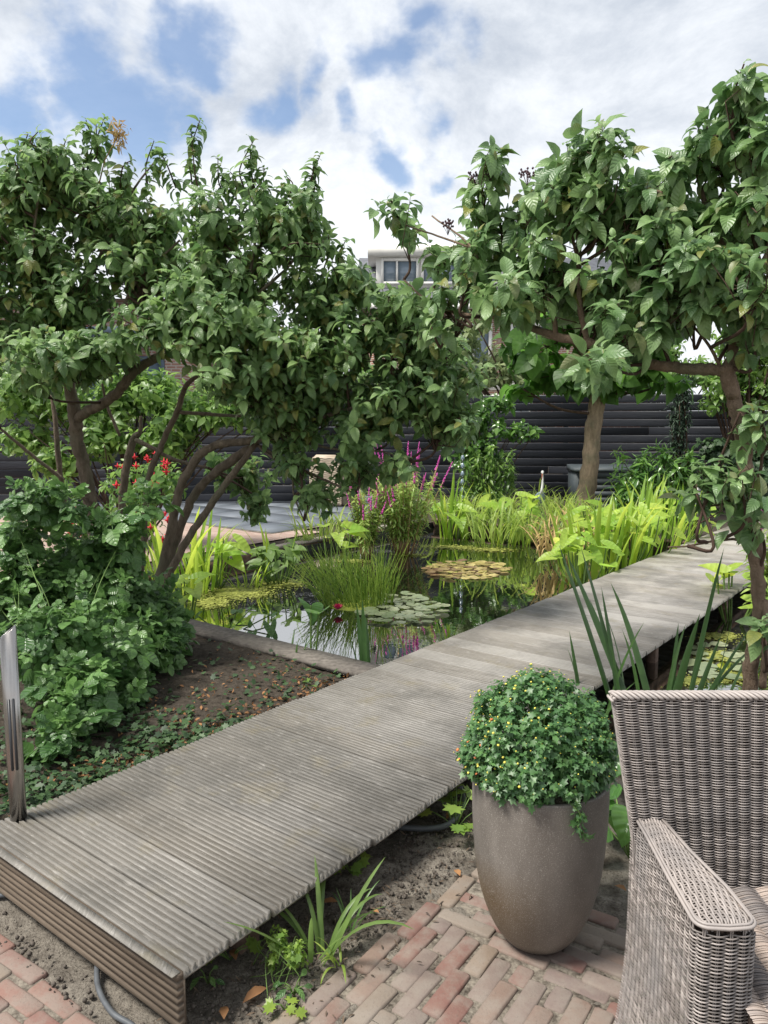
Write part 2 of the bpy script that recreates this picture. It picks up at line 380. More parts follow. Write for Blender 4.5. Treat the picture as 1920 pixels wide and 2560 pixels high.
MT = dict(deck=m_deck(), soil=m_soil(), water=m_water(), pot=m_pot(), steel=m_steel(), fence=m_fence(),
    paver=m_brick('clay_pavers', [(.185, .125, .10), (.20, .14, .115), (.165, .074, .062), (.175, .135, .12), (.205, .155, .115), (.135, .06, .054), (.19, .115, .095), (.20, .165, .135), (.155, .115, .108)]),
    paver_red=m_brick('red_clay_pavers', [(.21, .098, .078), (.23, .12, .098), (.22, .175, .135), (.185, .08, .068), (.16, .13, .13), (.22, .13, .108)]),
    board=plain('weathered_timber', (.145, .128, .112), .8, .25, 0, .35, 30, .12), oldwood=plain('wet_pond_timber', (.15, .098, .072), .75, .3, 0, .5, 12, .5),
    paletimber=plain('bleached_timber_cap', (.30, .265, .225), .8, .25, 0, .3, 14, .4),
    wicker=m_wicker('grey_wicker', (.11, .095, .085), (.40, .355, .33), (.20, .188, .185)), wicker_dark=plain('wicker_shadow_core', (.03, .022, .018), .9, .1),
    wicker_far=m_wicker('straw_wicker', (.42, .34, .25), (.58, .49, .38), (.40, .33, .25)),
    seatw=m_wicker('striped_wicker', (.15, .135, .13), (.46, .37, .31), (.22, .20, .20)),
    barkA=bark('grey_brown_bark', (.085, .066, .048), (.24, .19, .14)), barkC=bark('pale_bark', (.19, .14, .095), (.38, .29, .20)),
    barkD=bark('brown_bark', (.12, .085, .058), (.29, .21, .15)),
    twig=plain('twig_bark', (.075, .048, .035), .8, .2, 0, .3, 30), stem=plain('green_stems', (.10, .17, .04), .6, .3, 0, .3, 20), redstem=plain('straw_stems', (.48, .32, .19), .7, .2, 0, .3, 20),
    white=plain('white_paint', (.76, .745, .70), .6, .4, 0, .06, 3), glass=plain('window_glass', (.16, .21, .26), .06, .9), slate=plain('roof_slate', (.12, .125, .14), .7, .3, 0, .25, 6),
    bluegrey=plain('blue_grey_paint', (.10, .135, .175), .5, .4, 0, .1, 5), box=plain('dark_grey_resin', (.05, .062, .068), .55, .4, 0, .15, 8), hose=plain('grey_hose', (.085, .092, .10), .45, .4, 0, .2, 30),
    dark=plain('dark_slot', (.035, .036, .04), .4, .5), pink=plain('pink_petals', (.62, .10, .42), .6, .3, 0, .3, 30), red=plain('red_petals', (.62, .03, .045), .6, .3, 0, .3, 30), crimson=plain('crimson_petals', (.50, .02, .09), .5, .4, 0, .3, 40),
    bud=plain('yellow_buds', (.62, .54, .10), .6, .3, 0, .25, 60), orange=plain('orange_buds', (.50, .16, .06), .6, .3, 0, .3, 50), yellow=plain('yellow_petals', (.75, .50, .03), .6, .3),
    algae=plain('floating_algae', (.20, .24, .035), .8, .3, 0, .5, 9, .6), pebble=plain('dark_pebble', (.085, .072, .06), .8, .3, 0, .4, 20), berry=plain('dark_fruit', (.07, .035, .045), .5, .4, 0, .3, 40))
MT['ledge_sheen'] = plain('board_ledge_sheen', (.16, .165, .175), .6, .4, 0, .4, 9)  # sky reflection along the board ledges, painted in as a paler grey
MT['terrace'] = plain('blue_grey_slabs', (.135, .152, .175), .6, .4, 0, .12, 3, .2)
def lm(k, *a, **kw): MT[k] = leaf_mat(k + '_leaf', *a, **kw)
lm('viburnum', (.062, .138, .042), (.26, .39, .135), rough=.38, trans=.25, veins=8, spec=.55, vein_amt=.42, tipcol=(.14, .075, .055))
lm('viburnumD', (.068, .146, .050), (.265, .39, .155), rough=.40, trans=.24, veins=8, spec=.5, vein_amt=.24, tipcol=(.15, .085, .06))
lm('catalpa', (.05, .12, .02), (.10, .21, .035), rough=.5, trans=.5, veins=5, vein_amt=.3)
lm('rose', (.042, .105, .030), (.165, .30, .085), rough=.34, trans=.22, veins=5, spec=.6, vein_amt=.4)
lm('ivy', (.02, .05, .018), (.06, .12, .035), rough=.55, trans=.15, veins=0)
lm('iris', (.16, .29, .03), (.36, .50, .06), rough=.4, trans=.45, veins=0)
lm('iris_dark', (.045, .10, .03), (.10, .19, .05), rough=.4, trans=.3, veins=0)
lm('arum', (.22, .38, .045), (.42, .56, .09), rough=.42, trans=.45, veins=5, vein_amt=.3)
lm('grass', (.12, .22, .03), (.31, .39, .075), rough=.5, trans=.35, veins=0)
lm('straw', (.32, .19, .07), (.52, .38, .16), rough=.7, trans=.2, veins=0)
lm('rush', (.13, .26, .03), (.32, .44, .07), rough=.45, trans=.2, veins=0)
lm('pad', (.16, .21, .10), (.33, .36, .22), rough=.3, trans=.1, veins=0, spec=.6)
lm('pad_red', (.13, .055, .045), (.52, .44, .15), rough=.3, trans=.1, veins=0, spec=.6)
lm('loose', (.18, .30, .06), (.38, .48, .13), rough=.5, trans=.35, veins=0)
lm('mum', (.05, .125, .045), (.125, .25, .08), rough=.42, trans=.25, veins=0)
lm('laurel', (.055, .14, .03), (.16, .29, .06), rough=.25, trans=.25, veins=0, spec=.6)
lm('hedge', (.07, .15, .03), (.22, .34, .08), rough=.4, trans=.35, veins=0)
lm('pale', (.10, .15, .06), (.28, .33, .15), rough=.5, trans=.35, veins=0)
lm('conifer', (.018, .045, .022), (.04, .075, .035), rough=.6, trans=.05, veins=0)
lm('gera', (.12, .22, .04), (.26, .36, .06), rough=.45, trans=.35, veins=0)
lm('berg', (.05, .14, .03), (.12, .24, .05), rough=.3, trans=.3, veins=5, spec=.6)
lm('dry', (.13, .06, .025), (.40, .20, .08), rough=.8, trans=.15, veins=0)
lm('ramp', (.09, .16, .04), (.2, .3, .08), rough=.45, trans=.35, veins=0)

# ------------------------------------------------------------------ ground with the pond let into it
PU0, PU1, PV0, PV1 = 2.36, 8.35, -4.85, 3.2
def grid_lines(a): return np.array(sorted(set(np.round(a, 4))))
gu = grid_lines(np.concatenate([[-60, -20, -6, -3, -1.5], np.arange(-1.0, PU0, .045), [PU0], np.linspace(PU0, PU1, 9), np.arange(PU1, 12, .22), [13, 16, 22, 40, 90]]))
gv = grid_lines(np.concatenate([[-90, -40, -20, -12, -9, -7, -6, -5.4], np.linspace(PV0, -3.2, 8), np.arange(-3.2, 1.6, .045), [1.6, 2.2, PV1, 4, 6, 10, 20, 40, 90]]))
rs = np.random.default_rng(3)
def fbm(x, y, seed=0, base=1.3, octs=5):
    r = np.random.default_rng(seed); z = np.zeros_like(x); a = 1
    for o in range(octs):
        for k in range(3):
            th = r.uniform(0, 6.28); f = base * 2 ** o * r.uniform(.7, 1.3); z += a * np.sin(f * (x * math.cos(th) + y * math.sin(th)) * 2 + r.uniform(0, 6.28)) / 3
        a *= .55
    return z
GU, GV = np.meshgrid(gu, gv, indexing='ij')
near = np.exp(-np.clip(np.maximum(np.abs(GU - .8) - 1.6, np.abs(GV + .8) - 2.4), 0, None) * 3)
gz = near * (.012 * fbm(GU * 4, GV * 4, 5) + .006 * rs.normal(size=GU.shape)) - .012
bed = np.clip((-GV - 1.15) / .5, 0, 1) * np.clip((GU - .1) / .4, 0, 1) * (GU < PU0 + .01) * (GV > -4.4)
gz += bed * .05
gz[(GU > PU0 - .01) & (GU < PU1 + .01)] = np.minimum(gz[(GU > PU0 - .01) & (GU < PU1 + .01)], 0)
gz += (GU > PU1 + .2) * (GV > -4.5) * .06
X = Q0[0] + GU * UX[0] + GV * VX[0]; Yg = Q0[1] + GU * UX[1] + GV * VX[1]
nu, nv = len(gu), len(gv); ii, jj = np.meshgrid(np.arange(nu - 1), np.arange(nv - 1), indexing='ij')
cu = (gu[:-1] + gu[1:]) / 2; cv = (gv[:-1] + gv[1:]) / 2
keep = ~((cu[:, None] > PU0) & (cu[:, None] < PU1) & (cv[None] > PV0) & (cv[None] < PV1))
q = np.stack([ii * nv + jj, ii * nv + jj + 1, (ii + 1) * nv + jj + 1, (ii + 1) * nv + jj], -1)[keep]
mb = MB(); mb.add(np.stack([X, Yg, gz], -1).reshape(-1, 3), [q]); struct(mb.build('ground', MT['soil']))
mb = MB(); c = [uv(PU0 - .02, PV0 - .02, WZ), uv(PU0 - .02, PV1, WZ), uv(PU1 + .02, PV1, WZ), uv(PU1 + .02, PV0 - .02, WZ)]
mb.add(c, [[(0, 1, 2, 3)]]); struct(mb.build('pond_water', MT['water'], smooth=False))
mb = MB(); cc = [uv(PU0 - .01, PV0 - .01), uv(PU0 - .01, PV1 + .01), uv(PU1 + .01, PV1 + .01), uv(PU1 + .01, PV0 - .01)]
for i in range(4):
    p, q_ = cc[i], cc[(i + 1) % 4]; mb.add([(p[0], p[1], WZ - .3), (q_[0], q_[1], WZ - .3), (q_[0], q_[1], .01), (p[0], p[1], .01)], [[(0, 1, 2, 3)]])
struct(mb.build('pond_liner', MT['dark'], smooth=False))

# timber sides of the pond; each side is boards on edge under a cap
def pond_side(name, label, a, b, cap_w, cap_z, mat, capmat, inward, nb, lean=0.0):
    a = np.array(a); b = np.array(b); root = thing(name, label, 'edging', ((a + b) / 2).tolist()[:2] + [WZ])
    d = (b - a)[:2]; Lh = np.linalg.norm(d); d /= Lh; nn = np.array([-d[1], d[0]]) * inward
    h = (cap_z - .03 - (WZ - .12)) / nb
    for k in range(nb):
        for s in range(2):
            m = MB(); s0, s1 = s * Lh / 2 + .003, (s + 1) * Lh / 2 - .003
            cc = a[:2] + d * (s0 + s1) / 2 + nn * (.004 * (k % 2)); m.obox(cc, d, nn, (s1 - s0) / 2, .02, WZ - .12 + k * h + .002, WZ - .12 + (k + 1) * h - .003, rs.random())
            m.build('board', mat, root, smooth=False)
    for s in range(2):
        m = MB(); s0, s1 = s * Lh / 2 + .002, (s + 1) * Lh / 2 - .002
        m.obox(a[:2] + d * (s0 + s1) / 2 - nn * .02, d, nn, (s1 - s0) / 2, cap_w / 2, cap_z - .03, cap_z, rs.random()); m.build('cap_board', capmat, root, smooth=False)
    return root
pond_side('pond_edging', 'grey timber pond kerb beside the rose bush and boardwalk', uv(PU0 - .02, -3.75), uv(PU0 - .02, -1.02), .20, .065, MT['board'], MT['board'], 1, 1)
pond_side('pond_edging', 'brown timber pond side along the brick terrace at left', uv(PU0 + .15, PV0 + .03), uv(PU1 - .05, PV0 - .12), .13, .06, MT['oldwood'], MT['paletimber'], -1, 2)
pond_side('pond_edging', 'brown timber pond side below the grasses at the far bank', uv(PU1, PV0), uv(PU1, -1.1), .12, .07, MT['oldwood'], MT['oldwood'], 1, 2)
pond_side('pond_edging', 'dark timber pond side under the boardwalk behind the planter', uv(PU0 - .02, .02), uv(PU0 - .02, PV1 - .05), .12, .0, MT['oldwood'], MT['oldwood'], 1, 1)
pond_side('pond_edging', 'timber pond side across the water at far right', uv(PU1, .1), uv(PU1, PV1), .12, .05, MT['oldwood'], MT['oldwood'], 1, 1)

# ------------------------------------------------------------------ boardwalk
walk = thing('boardwalk', 'grooved grey hardwood boardwalk crossing the pond', 'boardwalk', uv(4, -.52, -.5))
PW, PITCHW, PL = .1425, .1492, 1.055
def plank_mesh():
    pts = []; nr = 7; w = PW / nr
    for i in range(nr):
        x = -PW / 2 + i * w
        pts += [(x + .0033, -.020), (x + .0035, -.002), (x + .0047, 0)] if i else [(x, -.004), (x + .001, -.001), (x + .003, 0)]
        x += w
        pts += [(x - .0047, 0), (x - .0035, -.002), (x - .0033, -.020)] if i < nr - 1 else [(x - .003, 0), (x - .001, -.001), (x, -.004)]
    pts += [(PW / 2, -.026), (-PW / 2, -.026)]
    pts = np.array(pts); n = len(pts); V = []; A = []
    for y in (-PL / 2, PL / 2):
        V.append(np.stack([pts[:, 0], np.full(n, y), pts[:, 1]], -1))
    m = MB(); i = np.arange(n); j = (i + 1) % n
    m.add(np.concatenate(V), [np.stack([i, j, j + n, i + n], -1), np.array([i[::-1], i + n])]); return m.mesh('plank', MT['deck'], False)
pm = plank_mesh(); rr = random.Random(5); NPL = 72
RU = math.atan2(UX[1], UX[0])
for k in range(NPL):
    u = .030 + PITCHW * (k + .5); cpt = uv(u, -PL / 2 + rr.uniform(-.004, .004) + .011 * max(0, u - 2), DZ + rr.uniform(-.0012, .0012))
    mx = Matrix.Translation(cpt.tolist()) @ Matrix.Rotation(RU + rr.uniform(-.0016, .0016), 4, 'Z') @ Matrix.Rotation(rr.uniform(-.004, .004), 4, 'Y')
    if k % 2: mx = mx @ Matrix.Rotation(math.pi, 4, 'Z')
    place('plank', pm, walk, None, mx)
# fascia: a plank on edge closing the near end
mx = Matrix.Translation(uv(.0135, -PL / 2, DZ - .0745).tolist()) @ Matrix.Rotation(RU, 4, 'Z') @ Matrix.Rotation(-math.pi / 2, 4, 'Y') @ Matrix.Scale(1.0, 4)
fas = NT('unbleached_decking'); p_ = fas.obj(True); g_ = fas.noise(p_, 12, 7, .7, (9, .6, 3)); fas.bump(g_, .4, .003)
MT['fascia'] = fas.set(fas.mix(fas.rng(g_, .3, .7), (.085, .064, .046), (.165, .13, .098)), .75, .3)
fm = pm.copy(); fm.materials.clear(); fm.materials.append(MT['fascia']); place('fascia_plank', fm, walk, None, mx)
fm2 = MB(); fm2.obox(uv(.0135, -PL / 2), UX, VX, .0125, PL / 2, DZ - .0022, DZ + .0004); fm2.build('fascia_top', MT['deck'], walk, False)
for v in (-.16, -.9):
    m = MB(); m.obox(uv(5.4, v + .02), UX, VX, 5.3, .03, DZ - .125, DZ - .0285); m.build('joist', MT['oldwood'], walk, False)
for u in (.35, 2.1, 3.9, 5.7, 7.6):
    for v in (-.16, -.9):
        m = MB(); m.obox(uv(u, v + .02), UX, VX, .035, .028, -.55, DZ - .126); m.build('post', MT['oldwood'], walk, False)

# ------------------------------------------------------------------ brick paving (each brick its own piece)
def brick_mesh(L_, W_, seed, mat):
    r = np.random.default_rng(seed); e = .006; V = []
    def ring(ins, z, jit): 
        hx, hy = L_ / 2 - ins, W_ / 2 - ins; c = min(.006, hy * .3)
        return [(x + r.normal() * jit, y + r.normal() * jit, z + r.normal() * jit * .3) for x, y in ((-hx + c, -hy), (0, -hy), (hx - c, -hy), (hx, -hy + c), (hx, hy - c), (hx - c, hy), (0, hy), (-hx + c, hy), (-hx, hy - c), (-hx, -hy + c))]
    n = 10
    V = ring(.001, -.05, .001) + ring(.0, -.008, .0012) + ring(.0022, -.0015, .001) + ring(.006, .0004, .0012)
    i = np.arange(n); j = (i + 1) % n
    f = [np.concatenate([np.stack([i + k * n, j + k * n, j + (k + 1) * n, i + (k + 1) * n], -1) for k in range(3)]), np.array([i + 3 * n])]
    m = MB(); m.add(V, f); me = m.mesh('brick', mat, True); return me
def bed_sheet(name, pts, z, mat):
    m = MB(); m.add([(p[0], p[1], z) for p in pts], [[tuple(range(len(pts)))]]); return struct(m.build(name, mat, None, False))
jointsand = NT('joint_sand'); p_ = jointsand.world(); a_ = jointsand.noise(p_, 60, 6, .7); b_ = jointsand.noise(p_, 9, 4)
jointsand.bump(a_, .8, .006); MT['joint'] = jointsand.set(jointsand.mix(jointsand.rng(jointsand.math('ADD', a_, jointsand.math('MULTIPLY', b_, .6)), .62, .95), (.045, .037, .03), (.25, .22, .18)), .95, .1)
def paving(name, mat, region_pts, bricks, zj):
    root = bed_sheet(name, region_pts, zj, MT['joint'])
    vs = {}
    for (u, v, ang, L_, W_, dz) in bricks:
        key = (round(L_, 3), round(W_, 3), rr.randrange(4))
        if key not in vs: vs[key] = brick_mesh(L_, W_, len(vs) + 7, mat)
        mx = Matrix.Translation(uv(u, v, dz).tolist()) @ Matrix.Rotation(RU + ang + rr.uniform(-.02, .02), 4, 'Z') @ Matrix.Rotation(rr.uniform(-.02, .02), 4, 'X') @ Matrix.Rotation(rr.uniform(-.012, .012), 4, 'Y')
        place('brick', vs[key], root, None, mx)
BL, BW, J = .178, .0535, .0048
br = []
ve = lambda u: .147 + .062 * (u - .2)                       # edge of the paving, drifting away from the walk
for k in range(-3, 9):                                      # edge course
    u = -.02 + k * (BL + .012); br.append((u, ve(u) + .026, .055, BL, BW, .004 + rr.uniform(-.002, .003)))
LIM = lambda v: .795 - .10 * max(0, v - .25)
for rw in range(0, 24):                                     # stretchers along the walk
    for k in range(-9, 9):
        u0 = k * (BL + J) + (rw % 2) * (BL / 2) + (rw % 3) * .02; v = ve(.3) + .0625 + .026 + rw * (BW + J); u1 = min(u0 + BL, LIM(v) - .006)
        if u1 - u0 < .03: continue
        um = (u0 + u1) / 2; br.append((um, v + .062 * (um - .3), .058, round(u1 - u0, 2), BW, rr.uniform(-.003, .003)))
for cl in range(0, 8):                                      # headers across, beside the planter and chair
    for k in range(0, 9):
        v = ve(.9) + .045 + .09 + k * (BL + J) + (cl % 2) * (BL / 2); u = LIM(v) + .028 + cl * (BW + J)
        if u < 1.12: br.append((u, v, math.pi / 2 + .08, BL, BW, rr.uniform(-.004, .003)))
paving('brick_paving', MT['paver'], [uv(-1.6, ve(-1.6)), uv(1.12, ve(1.12)), uv(1.06, 1.9), uv(-1.6, 1.9)], br, -.006)
br = []
for cl in range(0, 12):
    for k in range(0, 16):
        u = -.065 - .032 - cl * (BW + J); v = -2.2 + k * (BL + J) + (cl % 2) * BL / 2 + (cl % 3) * .015
        if v > -2.4 and v < -.12: br.append((u - .03 * (v + .4), v, math.pi / 2 + .06, BL, BW, rr.uniform(-.004, .003)))
paving('brick_path', MT['paver_red'], [uv(-.04, -2.4), uv(-.085, -.1), uv(-1.0, -.1), uv(-1.0, -2.4)], br, -.006)

# the far terrace: brick and slate-blue slabs beyond the pond
tb = NT('terrace_bricks'); p_ = tb.world(); mp_ = tb.n('ShaderNodeMapping'); mp_.inputs[2].default_value = (0, 0, .65); tb.l(p_, mp_.inputs[0]); b_ = tb.n('ShaderNodeTexBrick'); tb.l(mp_.outputs[0], b_.inputs[0])
b_.inputs[1].default_value = (.40, .29, .24, 1); b_.inputs[2].default_value = (.31, .205, .17, 1); b_.inputs[3].default_value = (.36, .32, .27, 1); b_.inputs['Scale'].default_value = 1; b_.inputs['Mortar Size'].default_value = .006; b_.inputs['Brick Width'].default_value = .2; b_.inputs['Row Height'].default_value = .06
MT['tbrick'] = tb.set(b_.outputs[0], .9, .2)
bed_sheet('brick_terrace', [uv(2.5, -14), uv(2.5, -5.45), uv(6.6, -5.5), uv(6.6, -14)], .006, MT['tbrick'])
slabroot = bed_sheet('slab_terrace', [uv(6.2, -13), uv(6.0, -5.9), uv(8.6, -5.75), uv(12.5, -7.5), uv(12.5, -13)], .010, MT['joint'])
sm = {}
for i in range(8):
    for j in range(9):
        u = 6.45 + i * .75; v = -6.3 - j * .75
        if u > 8.5 and v > -6.0 - (u - 8.6) * .5: continue
        key = rr.randrange(3)
        if key not in sm:
            m = MB(); m.box((-.37, -.37, -.03), (.37, .37, 0)); sm[key] = m.mesh('slab', MT['terrace'], False)
        place('slab', sm[key], slabroot, None, Matrix.Translation(uv(u, v, .024 + rr.uniform(-.002, .002)).tolist()) @ Matrix.Rotation(RU, 4, 'Z'))
# ------------------------------------------------------------------ fence of black lapped boards
def board_mesh(L_, H_, D_=.045):
    pr = [(0, .0), (.026, .0), (.030, .008), (.034, .05), (.034, H_ - .03), (.031, H_ - .014), (.027, H_ - .010), (.002, H_ - .003), (0, H_ - .003)]
    pts = np.array(pr); n = len(pts); V = []
    for x in (0, L_): V.append(np.stack([np.full(n, x), -pts[:, 0], pts[:, 1]], -1))
    m = MB(); i = np.arange(n); j = (i + 1) % n; m.add(np.concatenate(V), [np.stack([i, i + n, j + n, j], -1), np.array([i, (i + n)[::-1]])]); me = m.mesh('board', MT['fence'], False); me.materials.append(MT['ledge_sheen']); me.polygons[6].material_index = 1; return me  # top ledge gets the paler grey painted for reflected sky
def fence(label, a, b, z0, nb, hb, seed, post_every=1.8):
    a = np.array(a); b = np.array(b); d = b - a; Lh = np.linalg.norm(d); d /= Lh; ang = math.atan2(d[1], d[0]); r = random.Random(seed)
    root = thing('board_fence', label, 'fence', ((a[0] + b[0]) / 2, (a[1] + b[1]) / 2, 0))
    cache = {}
    for k in range(nb):
        s = 0.0; first = True
        while s < Lh - .01:
            e = min(Lh, s + (r.choice((.9, 1.8)) if first else r.choice((2.7, 3.6)))); first = False
            l_ = round(e - s - .006, 3)
            if l_ not in cache: cache[l_] = board_mesh(l_, hb)
            p = a + d * s
            place('board', cache[l_], root, None, Matrix.Translation((p[0], p[1], z0 + k * hb + r.uniform(-.004, .004))) @ Matrix.Rotation(ang, 4, 'Z') @ Matrix.Rotation(r.uniform(-.0015, .0015), 4, 'Y')); s = e
    nn = np.array([-d[1], d[0]]); k = int(Lh / post_every)
    for i in range(k + 1):
        m = MB(); p = a + d * (i * Lh / k) + nn * .05; m.obox(p, d, nn, .04, .04, -.1, z0 + nb * hb - .05); m.build('post', MT['fence'], root, False)
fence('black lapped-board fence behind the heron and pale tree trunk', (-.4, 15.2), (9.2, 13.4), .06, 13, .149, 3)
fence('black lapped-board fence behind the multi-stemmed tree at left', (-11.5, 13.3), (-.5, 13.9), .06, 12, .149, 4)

# ------------------------------------------------------------------ houses behind
def frame_part(name, x0, x1, z0, z1, y, th, dep, mat, parent, mull=(), pane='glass'):
    """a window facing -y: frame bars butted together, panes set behind"""
    w = MB(); w.box((x0, y - dep, z0), (x0 + th, y, z1)); w.box((x1 - th, y - dep, z0), (x1, y, z1)); w.box((x0 + th, y - dep, z0), (x1 - th, y, z0 + th)); w.box((x0 + th, y - dep, z1 - th), (x1 - th, y, z1))
    xs = [x0 + th] + [q for q in mull] + [x1 - th]
    for q in mull: w.box((q - th * .4, y - dep, z0 + th), (q + th * .4, y, z1 - th))
    o = w.build(name, mat, parent, False)
    for a, b in zip(xs[:-1], xs[1:]):
        g = MB(); g.box((a + .001, y - dep * .45, z0 + th + .001), (b - .001, y - dep * .4, z1 - th - .001)); g.build('pane', MT[pane], o, False)
    return o
hb = m_housebrick()
zc = at(940, 620, 27)[2]; xd = at(940, 640, 27)[0]; hx0 = xd - .45
hs = thing('terraced_house', 'house with white flat-roofed dormer rising above the trees', 'house', (3, 27, 0))
m = MB(); m.box((hx0, 26, 0), (9, 33, 5.4)); m.build('wall', hb, hs, False)
m = MB(); m.add([(hx0 - .2, 25.7, 5.3), (9.2, 25.7, 5.3), (9.2, 29.5, 7.6), (hx0 - .2, 29.5, 7.6), (hx0 - .2, 33.3, 5.3), (9.2, 33.3, 5.3)], [[(0, 1, 2, 3), (3, 2, 5, 4)], [(0, 3, 4), (1, 5, 2)]]); rf = m.build('roof', MT['slate'], hs, False)
m = MB(); m.box((hx0 - .2, 25.55, 5.18), (9.2, 25.695, 5.34)); m.build('gutter', MT['white'], hs, False)
m = MB(); m.box((xd, 27.0, 6.0), (xd + 4.4, 30, zc - .31)); dr = m.build('dormer', MT['white'], hs, False)
m = MB(); m.box((xd - .28, 26.75, zc - .3), (xd + 4.7, 30.2, zc + .1)); m.build('cornice', MT['white'], dr, False)
zb = at(950, 712, 27)[2]
for k in range(3): frame_part('window', xd + .17 + k * 1.38, xd + .17 + k * 1.38 + 1.3, zb, zc - .36, 26.997, .09, .1, MT['white'], hs, (xd + .17 + k * 1.38 + .55,))
m = MB(); m.box((hx0, 25.93, 2.55), (9, 25.998, 2.9)); m.build('band', MT['white'], hs, False)
for x0 in (.6, 2.35, 4.2): frame_part('window', x0, x0 + 1.25, 3.0, 4.75, 25.997, .11, .12, MT['white'], hs, (x0 + .62,))
for x0 in (.9, 3.3): frame_part('window', x0, x0 + 1.7, .9, 2.4, 25.997, .11, .12, MT['white'], hs, (x0 + .85,))
h2 = thing('brick_house', 'red-brick house with blue-grey window seen between the left branches', 'house', (-8, 20, 0))
xr = at(458, 900, 18)[0]; zt = at(380, 838, 18)[2]
m = MB(); m.box((-13, 18, 0), (xr, 24, 4.3)); m.build('wall', m_housebrick('pale_red_brick', (.36, .21, .16), (.29, .155, .12)), h2, False)
m = MB(); m.box((-13, 17.2, zt - .12), (xr - .45, 17.997, zt + .1)); m.build('canopy_roof', MT['bluegrey'], h2, False)
xw = at(412, 900, 18)[0]
frame_part('window', xw - 1.9, xw, .9, 3.0, 17.997, .1, .1, MT['bluegrey'], h2, (xw - .95,))
frame_part('window', xw - 4.4, xw - 2.4, .9, 3.0, 17.997, .1, .1, MT['bluegrey'], h2, (xw - 3.4,))
m = MB(); m.add([(-13.3, 17.6, 4.25), (xr + .3, 17.6, 4.25), (xr + .3, 21, 4.75), (-13.3, 21, 4.75), (-13.3, 24.4, 4.25), (xr + .3, 24.4, 4.25)], [[(0, 1, 2, 3), (3, 2, 5, 4)], [(0, 3, 4), (1, 5, 2)]]); m.build('roof', MT['slate'], h2, False)

# ------------------------------------------------------------------ weaving
def weave(mb, path, nrm_, rows, up, row_h, cols, amp, r, rng_, seg=4, sides=4, phase=0, tints=None, stake_r=.0016, stake=True, trim=None):
    """strands along a path (k,3) stacked in direction up; each passes over and under the stakes"""
    path = np.asarray(path, float); nrm_ = np.asarray(nrm_, float)
    L = np.concatenate([[0], np.cumsum(np.linalg.norm(np.diff(path, axis=0), axis=1))]); n = cols * seg + 1
    t = np.linspace(0, L[-1], n); P0 = np.stack([np.interp(t, L, path[:, i]) for i in range(3)], -1); N0 = nrm(np.stack([np.interp(t, L, nrm_[:, i]) for i in range(3)], -1))
    up = np.asarray(up, float)
    for k in range(rows):
        ph = np.cos(math.pi * (np.arange(n) / seg + k + phase)); a = amp * np.sign(ph) * np.abs(ph) ** .7
        u_ = up(k) if callable(up) else up * (k * row_h)
        P1 = (P0 + u_ if not callable(up) else P0 + u_) + N0 * a[:, None] + rng_.normal(size=3) * r * .12
        tt = rng_.random() if tints is None else tints(k)
        if trim is not None:
            lo, hi = trim(k); sel = slice(int(lo * (n - 1)), int(hi * (n - 1)) + 1); P1 = P1[sel]
            if len(P1) < 3: continue
        mb.tube(P1, r, sides, tt, False)
def stakes(mb, path, cols, up, H_, rng_, gap=.0035, r=.0015):
    path = np.asarray(path, float); L = np.concatenate([[0], np.cumsum(np.linalg.norm(np.diff(path, axis=0), axis=1))]); up = np.asarray(up, float)
    t = np.arange(cols + 1) / cols * L[-1]; d = nrm(np.gradient(path, axis=0))
    for q in t:
        p = np.array([np.interp(q, L, path[:, i]) for i in range(3)]); dd = np.array([np.interp(q, L, d[:, i]) for i in range(3)])
        for s in (-1, 1): mb.tube([p + dd * gap * s / 2, p + dd * gap * s / 2 + up * H_], r, 4, .8, False)
ch = thing('wicker_armchair', 'large grey woven wicker armchair in the right foreground', 'chair', (.90, 1.5, 0))
rg = np.random.default_rng(8)
XL, XR_, YB = .560, 1.205, 1.675           # outer sides, front of the back
ZT, ZS, ZA = .862, .405, .566
# backrest: leaning slightly, its left edge drawn in towards the top
def bx(z): return .527 + (ZT - z) * .175 if z > .45 else .599
mb = MB()
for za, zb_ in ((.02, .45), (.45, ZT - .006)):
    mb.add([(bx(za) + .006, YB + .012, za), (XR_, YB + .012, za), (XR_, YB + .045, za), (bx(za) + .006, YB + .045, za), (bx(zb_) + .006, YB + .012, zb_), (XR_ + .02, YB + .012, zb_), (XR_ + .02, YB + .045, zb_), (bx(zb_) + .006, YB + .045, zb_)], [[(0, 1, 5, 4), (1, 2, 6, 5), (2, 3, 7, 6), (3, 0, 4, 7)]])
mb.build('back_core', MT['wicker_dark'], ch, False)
mb = MB(); ROWH = .00315; cols = 22
for k in range(int((ZT - .06) / ROWH)):
    z = .06 + k * ROWH; x0, x1 = bx(z), XR_ + (XR_ - bx(z) - .61) * .6; r_ = .00150
    n = cols * 4 + 1; t = np.linspace(0, 1, n); ph = np.cos(math.pi * (np.arange(n) / 4 + k)); a = .0052 * np.sign(ph) * np.abs(ph) ** .7
    P1 = np.stack([x0 + (x1 - x0) * t, YB + .004 - a, np.full(n, z)], -1); P1[:, 2] += rg.normal() * .00022
    back = np.array([[x0 - .003, YB + .012, z], [x0 + .002, YB + .046, z]])
    mb.tube(np.vstack([back[::-1], P1]), r_, 4, np.clip(.62 + .3 * rg.normal(), 0, 1), False)
    if k % 2 == 0: mb.tube([[x0 + .002, YB + .048, z], [x1, YB + .048, z]], r_ * 1.7, 4, .5, False)
for c_ in range(cols + 1):
    f = c_ / cols
    for s in (-.0018, .0018): mb.tube([[bx(.34) + (XR_ - bx(.34)) * f + s, YB + .004, .33], [bx(.55) + (XR_ - bx(.55)) * f + s, YB + .004, .55], [bx(ZT) + (XR_ + .03 - bx(ZT)) * f + s, YB + .004, ZT]], .0014, 4, .75, False)
mb.build('backrest', MT['wicker'], ch)
mb = MB()                                      # braided top rim
